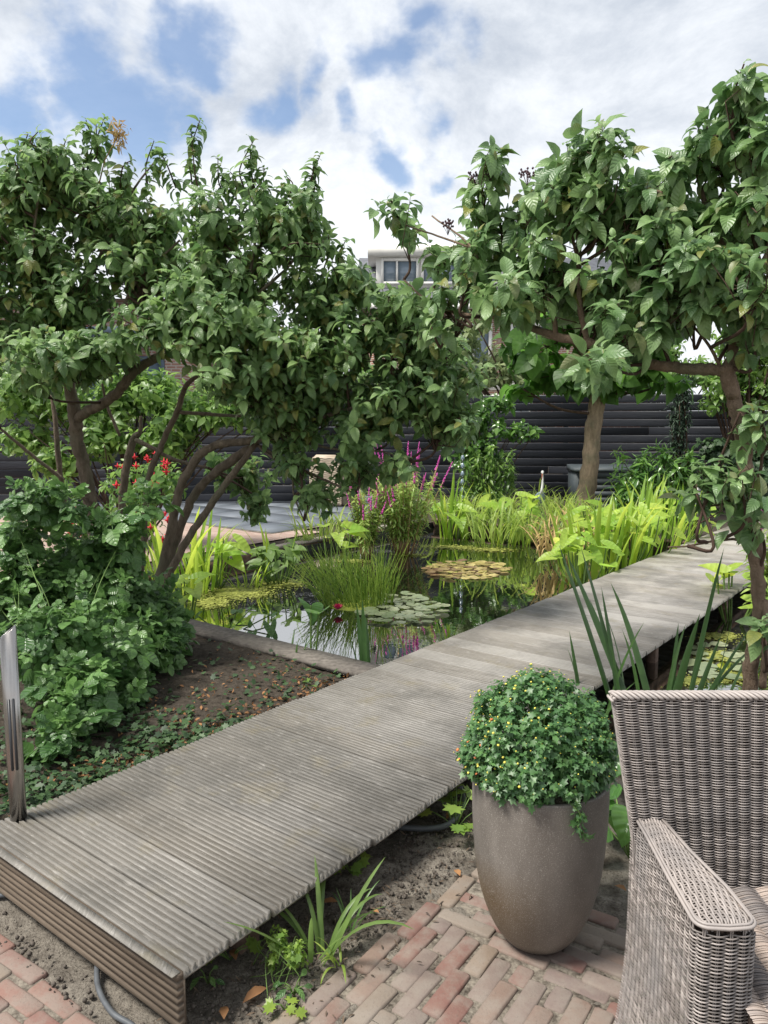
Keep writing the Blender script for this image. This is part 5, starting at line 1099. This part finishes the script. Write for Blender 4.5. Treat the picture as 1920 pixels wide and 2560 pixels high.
carpet('leaf_litter', 'brown dry leaf litter on the soil bed beside the boardwalk', 'leaf litter', SM, .028, MT['dry'], lambda r: bed(r) if r.random() < .4 else uv(r.uniform(.5, 2.1), -1.1 - abs(r.normal()) * .3, .015), 1900, 42, .02, .6)
carpet('soil_litter', 'small dark bark and twig crumbs on the sand below the boardwalk', 'litter', LONG, .022, MT['crumb'], lambda r: uv(r.uniform(.0, 2.2), r.uniform(.0, .35) - .2 * r.random(), .004), 800, 43, .006, .3)
rgp = np.random.default_rng(6); mb = MB()
for i in range(5200):
    u, vv = (rgp.uniform(-.1, 2.2), rgp.uniform(-.1, .15)) if i < 3200 else (rgp.uniform(-.1, 2.2), rgp.uniform(-2.2, -1.1)) if i < 4800 else (rgp.uniform(-.09, -.0), rgp.uniform(-1.4, 0))
    p = uv(u, vv, .0); r_ = .0012 + .007 * rgp.random() ** 4; mb.tube([p + [0, 0, -r_], p, p + [rgp.normal() * r_ * .3, 0, r_ * .7]], [r_ * .6, r_, r_ * .4], 5)
tag(mb.build('soil_crumbs', MT['pebble'], None, True, 'stuff'), 'crumbs of dark earth scattered over the sandy soil', 'soil')

# ------------------------------------------------------------------ small plants by the near edge of the walk
clump('daylily', 'young daylily with arching leaves at the boardwalk edge', 'plant', on(795, 2395, 0), 13, .34, .035, MT['ramp'], 51, wid=.011, lean=.75, variants=(1, 2, 3))
clump('grass_tuft', 'small thin grass tuft right of the daylily', 'grass', on(872, 2330, 0), 7, .17, .02, MT['iris_dark'], 52, wid=.004, lean=.6, variants=(1, 2, 3))
clump('grass_tuft', 'pale low grass tuft in front of the daylily', 'grass', on(850, 2410, 0), 8, .13, .02, MT['grass'], 53, wid=.005, lean=.9, variants=(2, 3, 4))
shrub('feathery_weed', 'feathery green weed left of the daylily', 'weed', on(715, 2430, 0), [(700, 2360, 1.93, 50, 45, .05), (745, 2385, 1.9, 40, 40, .05), (680, 2400, 1.9, 25, 25, .03)], MUM, .026, MT['gera'], 75, 60, 54, k=4, stems=25, stemmat='stem', stem_r=.0014, up=.7)
def gclump(label, x, y, n, h, spread, size, seed, mat='gera', Ts=GERA, name='geranium_plant', cat='plant'):
    b = on(x, y, 0); root = thing(name, label, cat, b); r = np.random.default_rng(seed)
    for i in range(n):
        a = r.uniform(0, 6.28); rad = spread * math.sqrt(r.random()); t = b + np.array([rad * math.cos(a), rad * math.sin(a), h * r.uniform(.4, 1)]); st = MB(); st.tube([b, (b + t) / 2 + [0, 0, .01], t], .0012 + size * .01, 4); so = st.build('stalk', MT['stem'], root)
        y_ = np.array([[math.cos(a), math.sin(a), r.uniform(-.3, .2)]]); z_ = np.array([[r.normal() * .3, -.4 + r.normal() * .3, 1.]]); m_ = MB().inst(Ts[i % len(Ts)], np.eye(4)[None], [r.random()]).mesh('leaf', MT[mat]); place('leaf', m_, so, None, frames(t[None], y_, z_, size * r.uniform(.7, 1.15))[0])
    return root
gclump('bright geranium leaves on the sand left of the planter', 1140, 2075, 17, .13, .09, .066, 61)
gclump('small geranium seedling under the boardwalk edge by the daylily', 878, 2185, 6, .06, .05, .05, 62)
gclump('yellowing geranium seedling below the boardwalk corner', 575, 2400, 5, .05, .05, .05, 63)
gclump('yellow-green seedling at the bottom edge of the sand', 715, 2530, 5, .03, .035, .04, 64)
gclump('leafy rosette weed by the edge bricks', 735, 2490, 8, .035, .035, .042, 65, 'rose', SM, 'rosette_weed', 'weed')
gclump('little weed sprout at the sandy corner beside the walk', 520, 2460, 5, .05, .03, .036, 66, 'rose', SM, 'weed_sprout', 'weed')
gclump('broad bergenia leaves between planter and armchair', 1575, 2150, 12, .24, .13, .13, 67, 'berg', BIG, 'bergenia_plant', 'plant')
gclump('tall heart-leaved plant behind planter and armchair', 1580, 2010, 12, .40, .15, .15, 68, 'berg', BIG, 'leafy_plant', 'plant')
gclump('yellowish geranium on the soil beside the left of the walk', 640, 1880, 9, .07, .09, .06, 69)
gclump('solitary green seedling by the timber kerb and boardwalk', 780, 1720, 3, .05, .03, .07, 70)
dl = [MB().inst(SM[1], np.eye(4)[None], [t]).mesh('fallen_leaf', MT['dry']) for t in (.55, .95)]
for x, y, s, a, lb in ((668, 2470, .075, 2.2, 'orange fallen leaf upright under the feathery weed'), (590, 2400, .06, .4, 'tan fallen leaf under the boardwalk corner'), (560, 2548, .055, 0.2, 'tan fallen leaf at the bottom frame edge'), (948, 2282, .03, 1.0, 'red-brown leaf scrap on the sand above the paving'), (1150, 2190, .05, .3, 'orange fallen leaf beside the planter on the brick edge'), (1130, 2030, .05, 2.6, 'brown fallen leaf among the geranium leaves'), (845, 2255, .06, 1.5, 'curled tan leaf behind the daylily'), (1566, 2228, .05, .6, 'terracotta-coloured shard between planter and armchair')):
    p = on(x, y, .012); o = place('fallen_leaf', dl[len(lb) % 2], None, None, Matrix.Translation(p.tolist()) @ Matrix.Rotation(a, 4, 'Z') @ Matrix.Rotation(.35, 4, 'X') @ Matrix.Scale(s, 4)); tag(o, lb, 'leaf')

# ------------------------------------------------------------------ in and around the pond
def pads(label, cx, cy, rx, ry, n, size, mat, seed, flower=None):
    r = np.random.default_rng(seed); c = on(cx, cy, WZ); root = thing('water_lily', label, 'water lily', c); out = []; me = []
    for k in range(6):
        a = np.linspace(.16, 6.283 - .16, 21); rr_ = 1 + .03 * r.normal(size=21); V = [(0, 0, -.01)] + [(math.cos(q) * d, math.sin(q) * d, .03 * r.normal() + .02) for q, d in zip(a, rr_)]; i = np.arange(1, 21)
        m = MB(); m.add(V, [np.stack([np.zeros(20, int), i, i + 1], -1)], np.c_[np.zeros((22, 2)), np.full(22, (k + .5) / 6)]); me.append(m.mesh('pad', MT[mat]))
    tries = 0
    while len(out) < n and tries < 6000:
        tries += 1; q = r.normal(size=2) * .55
        if np.hypot(*q) > 1: continue
        p = on(cx + q[0] * rx, cy + q[1] * ry, WZ); s = size * r.uniform(.6, 1.1)
        if any(np.hypot(*(p - o_)[:2]) < (s + t_) * .62 for o_, t_ in out): continue
        out.append((p, s)); place('pad', me[r.integers(6)], root, None, Matrix.Translation((p[0], p[1], WZ + .006 + .004 * (len(out) % 5))) @ Matrix.Rotation(r.uniform(0, 6.28), 4, 'Z') @ Matrix.Rotation(r.normal() * .09, 4, 'X') @ Matrix.Diagonal((s, s, s, 1)))
    if flower:
        f = on(*flower, WZ + .03); m = MB(); pt = leaf_T([(0, .03), (.3, .14), (.6, .18), (.85, .10), (1, .01)], 2, .6, -1.2); ms = []
        for ringn, el, k in ((9, .15, 1.0), (8, .6, .9), (6, 1.05, .75)):
            for i in range(ringn):
                a = i / ringn * 6.283 + el; ms.append(frames(np.array([f]), np.array([[math.cos(a) * math.cos(el), math.sin(a) * math.cos(el), math.sin(el)]]), np.array([[-math.cos(a) * math.sin(el), -math.sin(a) * math.sin(el), math.cos(el)]]), .062 * k)[0])
        m.inst(pt, np.array(ms), np.random.default_rng(1).random(len(ms))); m.build('flower', MT['crimson'], root)
        m = MB(); m.lathe([(.008, 0), (.013, .006), (.008, .014)], f + [0, 0, .008], 10); m.build('flower_centre', MT['yellow'], root)
pads('green water lily pads with one crimson flower around the rush', 1000, 1524, 112, 44, 75, .058, 'pad', 71, (845, 1524))
pads('bronze and yellow water lily pads in the middle of the pond', 1168, 1427, 105, 22, 105, .064, 'pad_red', 72)
pads('green lily pads on the dark water right of the boardwalk', 1790, 1650, 90, 70, 16, .07, 'pad', 73)
rsh = thing('rush_clump', 'soft rush tussock of fine green stems standing in the pond', 'rush', on(890, 1505, WZ)); b0 = on(890, 1510, WZ); mb = MB(); r = np.random.default_rng(74)
for i in range(330):
    a = r.uniform(0, 6.28); q = math.sqrt(r.random()); b = b0 + np.array([.33 * q * math.cos(a), .2 * q * math.sin(a), 0]); h_ = r.uniform(.22, .62); ln = np.array([-.14 + .42 * (b[0] - b0[0]) / .33 + r.normal() * .17, r.normal() * .2, 1]); 
    if r.random() < .2: ln += np.array([-.8 * r.random(), 0, -.1])
    ln = nrm(ln); t = b + ln * h_; m_ = b + ln * h_ * .5 + np.array([0, 0, .02]); mb.tube([b, m_, t + np.array([ln[0], ln[1], -.3]) * .04], [.0035, .003, .001], 3, r.random(), False)
mb.build('rush_stems', MT['rush'], rsh, True, 'stuff')
mb = MB(); mb.lathe([(.28, 0), (.24, .035), (.12, .05), (.01, .05)], b0 + [0, 0, -.03], 18); mb.build('root_ball', MT['algae'], rsh)
def alg(label, pts, seed):        # a film of floating fronds, thick in the middle and torn at the rim
    r = np.random.default_rng(seed); mb = MB(); an = np.arange(6) / 6 * 6.283
    for (x, y, rx, ry, n) in pts:
        for i in range(n):
            q = r.normal(size=2) * .5; s = r.uniform(.006, .03) * (1.3 - min(1, np.hypot(*q))); c = on(x + rx * q[0], y + ry * q[1], WZ + .004 + r.random() * .006)
            if abs(touv(c)[1]) > 4.8 or s <= 0: continue
            V = np.vstack([c, c + np.stack([s * np.cos(an) * r.uniform(.6, 1.3, 6), s * np.sin(an) * r.uniform(.6, 1.3, 6), r.normal(size=6) * .002], -1)]); k = np.arange(6); mb.add(V, [np.stack([np.zeros(6, int), 1 + k, 1 + (k + 1) % 6], -1)], np.full((7, 3), r.random()))
    tag(mb.build('floating_algae', MT['algae_film'], None, True, 'stuff'), label, 'algae')
MT['algae_film'] = leaf_mat('algae_film', (.17, .19, .03), (.38, .40, .09), rough=.6, trans=.1, veins=0)
alg('yellow-green floating algae along the left pond side', [(590, 1480, 110, 22, 1500), (700, 1458, 80, 14, 800), (530, 1505, 60, 20, 400), (880, 1402, 50, 6, 250)], 81)
alg('algae scum under the far bank grasses', [(1130, 1368, 120, 7, 400), (1230, 1374, 90, 7, 300), (1020, 1387, 60, 5, 200)], 82)
alg('yellowish algae patches on the dark water at right', [(1780, 1640, 60, 20, 250), (1840, 1690, 60, 22, 250), (1730, 1700, 40, 16, 150), (1800, 1590, 70, 14, 200)], 83)
gI = 'strap-leaved irises round the pond'; I = MT['iris']; ID = MT['iris_dark']
def ir(label, x, y, n, h, sp, mat, seed, z=WZ, **k): return clump('iris_clump', label, 'iris', on(x, y, z), n, h, sp, mat, seed, group=gI, **k)
ir('lime iris clump behind the three stems of the leaning tree', 455, 1475, 40, .95, .34, I, 91, wid=.026)
ir('lime iris clump on the left shore, right of the stems', 510, 1470, 22, .66, .26, I, 92, wid=.022)
ir('short sedge-like iris on the left pond shore by the algae', 620, 1468, 16, .33, .14, I, 93, wid=.010, lean=.7, variants=(1, 2, 3))
ir('iris blades standing behind the variegated pond plant', 690, 1450, 9, .70, .12, I, 94, wid=.016, lean=.3, variants=(0, 1, 2, 3))
ir('upright iris clump right of the tall loosestrife', 1120, 1345, 15, .95, .13, I, 95, wid=.028, lean=.28)
ir('slender iris clump left of the yellow arrow leaves', 1170, 1345, 12, .72, .12, I, 96, wid=.022, lean=.35)
ir('iris blades in the water close to the boardwalk edge', 915, 1695, 6, .52, .06, ID, 97, wid=.019, lean=.25, variants=(0, 1))
ir('thin iris blades beside the two broad leaves in the near pond', 740, 1668, 5, .36, .07, ID, 98, wid=.011, lean=.5, variants=(0, 1, 2))
ir('tall lime iris behind the broad arrow leaves by the walk', 1500, 1440, 34, .95, .38, I, 99, wid=.030, lean=.35)
ir('tall lime iris at the far left edge of the boardwalk', 1600, 1405, 44, 1.05, .5, I, 100, wid=.030, lean=.35)
ir('lime iris clump where the boardwalk meets the far bank', 1660, 1365, 34, .95, .45, I, 101, wid=.026, lean=.35)
ir('grassy iris by the bronze lily pads and far bank', 1310, 1365, 12, .45, .2, I, 102, wid=.02, lean=.4)
ir('reedy iris row at the far pond side under the heron', 1245, 1365, 14, .5, .25, I, 103, wid=.018, lean=.2)
b = uv(2.56, .36, WZ); clump('iris_clump', 'broad dark-green iris blades between boardwalk and armchair', 'iris', b, 21, 1.02, .2, ID, 104, wid=.026, lean=.6, variants=(0, 0, 1), group=gI)
b = uv(2.50, .02, WZ); clump('iris_clump', 'few iris blades rising behind the planter', 'iris', b, 4, .70, .08, ID, 105, wid=.018, lean=.5, variants=(0, 1), group=gI)
ir('small iris with yellow bloom at the boardwalk edge in mid pond', 1120, 1600, 6, .22, .06, I, 106, wid=.012, lean=.5)
gA = 'arrow-leaved pond plants'
def ar(label, x, y, n, h, sp, sz, seed, z=WZ, mat='arum'): return arrow_clump('arrow_arum', label, 'plant', on(x, y, z), n, h, sp, sz, MT[mat], seed, gA)
ar('glowing lime arrow leaves beside the left stems', 535, 1470, 14, .46, .30, .2, 111)
ar('pale heart-leaved plant on the left pond shore', 695, 1458, 30, .36, .26, .15, 112, mat='ramp')
ar('arrow leaves in front of the first loosestrife', 830, 1430, 6, .50, .22, .24, 113)
ar('arrow leaves at the far bank by the upright iris', 1140, 1345, 10, .5, .35, .22, 114)
ar('yellowing arrow leaves at the far bank left of the heron', 1275, 1352, 12, .6, .4, .24, 115)
ar('large pale arrow leaves nearest the middle of the boardwalk', 1455, 1470, 22, .52, .40, .19, 116)
ar('dense lime arrow leaves along the far part of the boardwalk', 1560, 1425, 40, .66, .6, .20, 117)
ar('lime arrow leaves below the small steel bollard', 1650, 1378, 30, .62, .6, .19, 118)
ar('two broad dark leaves on stalks in the near pond', 775, 1668, 2, .40, .16, .22, 119, mat='berg')
ar('broad lime leaves beyond the walk beside the near right trunk', 1830, 1560, 9, .42, .32, .26, 120)
ar('floating-heart leaves along the near timber kerb', 560, 1580, 12, .12, .5, .12, 121, mat='berg')
ar('green arrow leaves left of the near kerb and algae', 470, 1545, 7, .35, .2, .19, 122)
gS = 'arching sedges on the far bank'
for i, (x, y, m, lb) in enumerate([(1190, 1318, 'grass', 'green sedge left of the heron figure'), (1290, 1300, 'grass', 'green sedge just left of the heron feet'), (1390, 1300, 'grass', 'green sedge between heron and pale trunk'), (1350, 1350, 'grass', 'yellowing sedge hanging to the pond below the heron'), (1440, 1345, 'straw', 'straw-coloured sedge at the foot of the pale trunk'), (1395, 1385, 'straw', 'withered sedge drooping into the pond'), (1500, 1340, 'grass', 'leafy sedge right of the pale trunk'), (1250, 1330, 'grass', 'sedge fringe behind the yellow arrow leaves'), (1545, 1330, 'grass', 'green sedge in front of the storage box'), (1440, 1305, 'grass', 'olive sedge behind the pale trunk foot'), (1110, 1305, 'grass', 'sedge behind the upright iris at far bank'), (880, 1345, 'grass', 'grass tuft behind the first loosestrife'), (800, 1350, 'grass', 'striped grass tuft on the terrace edge'), (1240, 1283, 'grass', 'tall sedge against the fence behind the yellow arrow leaves'), (1150, 1290, 'grass', 'tall sedge under the dark climber by the fence'), (1325, 1272, 'grass', 'tall sedge hiding the heron legs from the left'), (1395, 1278, 'grass', 'tall sedge between heron and storage box'), (1300, 1340, 'grass', 'bright sedge overhanging the far pond side'), (1235, 1352, 'grass', 'short sedge at the far pond edge'), (1460, 1375, 'straw', 'tan sedge beside the large arrow leaves'), (1370, 1320, 'grass', 'lime sedge in front of the heron figure')]):
    clump('sedge_clump', lb, 'sedge', on(x, y, .05 if i != 11 and i != 12 else .01), 40, .62 if i not in (3, 4, 5, 11, 12) else .55, .32, MT[m], 130 + i, wid=.013, lean=.6, variants=(2, 3, 4), group=gS)
def loosestrife(label, x, y, h, n, spread, seed, z=WZ, flower=.5, Y=None):
    b0 = on(x, y, z) if Y is None else at(x, y, Y) * [1, 1, 0] + [0, 0, z]; root = thing('loosestrife', label, 'plant', b0); r = np.random.default_rng(seed); tips = []; dirs = []; st = MB()
    for i in range(n):
        a = r.uniform(0, 6.28); q = math.sqrt(r.random()); b = b0 + np.array([.25 * spread * q * math.cos(a), .25 * spread * q * math.sin(a), 0]); t = b0 + np.array([spread * q * math.cos(a), spread * q * math.sin(a), h * r.uniform(.6, 1) * (1 - .2 * q)]); m_ = (b + t) / 2 + np.array([0, 0, .05 * h]); P = smooth_path([b, m_, t], 5); st.tube(P, np.linspace(.006, .003, len(P)), 4)
        for f in np.arange(.22, .92, .055): tips.append(P[0] * 0 + np.array([np.interp(f, np.linspace(0, 1, len(P)), P[:, k]) for k in range(3)])); dirs.append(nrm(t - b + r.normal(size=3) * .2))
        if r.random() < flower:
            fl = MB(); d = nrm(t - m_); L_ = h * r.uniform(.14, .24)
            for k in range(46):
                f = r.random(); c = t + d * L_ * (f - .35); v_ = nrm(r.normal(size=3)); s = .016 * (1 - .6 * f); fl.tube([c, c + v_ * s], [.004, .009 * (1 - .5 * f)], 4, r.random())
            fl.tube([t - d * .35 * L_, t + d * L_ * .7], [.004, .002], 4); fl.build('flower_spike', MT['pink'], root)
    st.build('stems', MT['redstem'], root, True, 'stuff'); ms, ts = whorls(np.array(tips), np.array(dirs), 6, .10, r, spacing=.01, droop=.1, lo=.9, hi=1.3); split_leaves(root, 'foliage', LONG, ms, ts, MT['loose'], 0, rng_=r)
loosestrife('slender purple loosestrife rising from the pond corner', 915, 1395, 1.1, 22, .24, 141)
loosestrife('bushy purple loosestrife with many pink spikes in the pond', 1010, 1385, 1.32, 60, .50, 142, flower=.55)
loosestrife('purple loosestrife with pink spikes at the right edge', 1915, 1500, 1.0, 10, .16, 143, z=.0, Y=5.6, flower=.9)
# ------------------------------------------------------------------ far planting and trees beyond the fence
shrub('laurel_shrub', 'glossy laurel shrub in front of the storage box', 'shrub', at(1630, 1290, 10.9) * [1, 1, 0], [(1575, 1205, 10.9, 55, 65, .3), (1640, 1190, 10.9, 60, 80, .3), (1700, 1190, 10.9, 55, 75, .3), (1640, 1265, 10.8, 90, 45, .3), (1560, 1265, 10.8, 45, 40, .3), (1655, 1130, 10.9, 20, 30, .1), (1720, 1150, 10.9, 30, 30, .2), (1600, 1150, 10.9, 16, 25, .1), (1550, 1140, 10.9, 14, 20, .1)], LONG, .20, MT['laurel'], 330, 80, 151, k=7, stems=30, stem_r=.012, up=.9)
shrub('climbing_shrub', 'dark leafy climber against the fence left of the heron', 'shrub', at(1200, 1260, 12.9) * [1, 1, 0], [(1200, 1050, 12.9, 70, 60, .3), (1270, 1075, 12.8, 70, 25, .2), (1320, 1075, 12.7, 35, 18, .15), (1160, 1120, 12.8, 60, 70, .3), (1220, 1130, 12.8, 50, 50, .2), (1120, 1040, 12.8, 60, 70, .3), (1240, 1010, 12.9, 50, 30, .2)], SM, .17, MT['laurel'], 300, 0, 152, k=6, stems=30, stem_r=.014)
shrub('willowherb', 'tall narrow-leaved stems beside the fence, left of the heron', 'plant', at(1225, 1270, 12.2) * [1, 1, 0], [(1195, 1190, 12.2, 14, 75, .08), (1225, 1180, 12.2, 14, 85, .08), (1250, 1200, 12.2, 14, 65, .08), (1275, 1185, 12.2, 14, 75, .08), (1165, 1210, 12.1, 16, 60, .08), (1210, 1235, 12.1, 60, 30, .2)], LONG, .15, MT['hedge'], 260, 0, 153, k=6, stems=24, stemmat='stem', up=1.2)
shrub('columnar_yew', 'narrow dark columnar yew in front of the fence', 'conifer', at(1698, 1200, 13.0) * [1, 1, 0], [(1705, 955, 13, 30, 40, .2), (1702, 1010, 13, 36, 60, .24), (1698, 1070, 13, 32, 55, .2), (1692, 1120, 13, 20, 40, .12)], LONG, .10, MT['conifer'], 520, 0, 154, k=6, stems=12, stem_r=.025, up=1.8)
shrub('hornbeam_tree', 'light-green leafy tree over the fence at far right', 'tree', at(1860, 1250, 13.0) * [1, 1, 0], [(1850, 930, 13, 80, 75, .5), (1910, 980, 13, 70, 90, .5), (1800, 960, 13, 45, 40, .3), (1790, 1005, 13, 40, 30, .3), (1880, 860, 13, 80, 60, .5), (1830, 850, 13.2, 60, 50, .4), (1950, 900, 13, 60, 120, .5)], SM, .16, MT['hedge'], 520, 0, 155, k=6, stems=40, stem_r=.03, crown='crown')
shrub('ivy_mass', 'dark ivy hanging over the fence behind the right trunk', 'ivy', at(1840, 1290, 12.6) * [1, 1, 0], [(1840, 1150, 12.6, 80, 60, .25), (1790, 1120, 12.6, 45, 40, .2), (1900, 1180, 12.5, 70, 80, .25), (1830, 1220, 12.5, 80, 45, .25)], IVY, .14, MT['ivy'], 420, 0, 156, k=5, stems=16, stem_r=.014, droop=.7)
shrub('garden_tree', 'pale silvery-green tree crown showing above the fence centre', 'tree', (3.6, 18.5, 0), [(1180, 940, 18.5, 90, 45, .7), (1290, 930, 18.5, 90, 45, .7), (1380, 945, 18.5, 80, 38, .7), (1240, 890, 18.8, 70, 35, .6), (1130, 905, 18.5, 60, 50, .6), (1420, 930, 18.5, 60, 45, .6), (1070, 900, 18.5, 60, 60, .6), (1150, 850, 18.5, 60, 35, .6), (1090, 830, 18.5, 60, 40, .6), (1180, 810, 18.5, 50, 35, .6)], SM, .24, MT['pale'], 560, 0, 157, k=6, stems=30, stem_r=.04, crown='crown')
shrub('garden_tree', 'yellow-green shrub crown above the fence left of the yew', 'tree', (6.2, 17.5, 0), [(1600, 945, 17.5, 70, 28, .5), (1660, 940, 17.5, 50, 35, .5), (1560, 950, 17.5, 50, 22, .5), (1740, 930, 17.5, 60, 40, .5), (1640, 880, 17.8, 90, 60, .5)], SM, .22, MT['hedge'], 330, 0, 158, k=6, stems=20, stem_r=.04, crown='crown')
shrub('garden_tree', 'dark green tree behind the left fence near the brick house', 'tree', (-3.2, 20, 0), [(560, 955, 20, 90, 30, .9), (680, 960, 20, 120, 30, .9), (820, 965, 20, 120, 30, .9), (930, 955, 20, 90, 40, .8)], SM, .3, MT['hedge'], 620, 0, 159, k=6, stems=30, stem_r=.06, crown='crown')
shrub('garden_tree', 'leafy shrub above the fence at the far left', 'tree', (-9.0, 16, 0), [(0, 940, 16, 120, 60, .8), (110, 950, 16, 90, 60, .7), (-120, 900, 16, 120, 100, .8)], SM, .22, MT['hedge'], 330, 0, 160, k=6, stems=20, stem_r=.05, crown='crown')
shrub('flowering_bedding', 'low pink bedding flowers on the terrace edge soil', 'plant', at(755, 1355, 9.2) * [1, 1, 0], [(735, 1350, 9.2, 25, 9, .1), (770, 1346, 9.2, 25, 9, .1)], SM, .05, MT['loose'], 40, 0, 161, k=5, stems=0)
# glinting glass spiral on a rod
gp = on(1155, 1305, .05); gt = thing('garden_spinner', 'slim rod of glinting glass twists standing at the far bank', 'ornament', gp); mb = MB(); zt = at(1157, 1118, gp[1])[2]; mb.tube([gp, [gp[0], gp[1], zt]], .008, 6); mb.build('rod', MT['dark'], gt)
m_ = MB(); m_.lathe([(.004, -.05), (.028, -.02), (.03, .0), (.022, .03), (.004, .05)], (0, 0, 0), 8); m_ = m_.mesh('glass_bead', MT['glass'])
for k in range(9): place('glass_bead', m_, gt, None, Matrix.Translation((gp[0], gp[1], gp[2] + .12 + (zt - gp[2] - .16) * k / 8)))
for o in ROOTS:
    if '_w' in o: del o['_w']
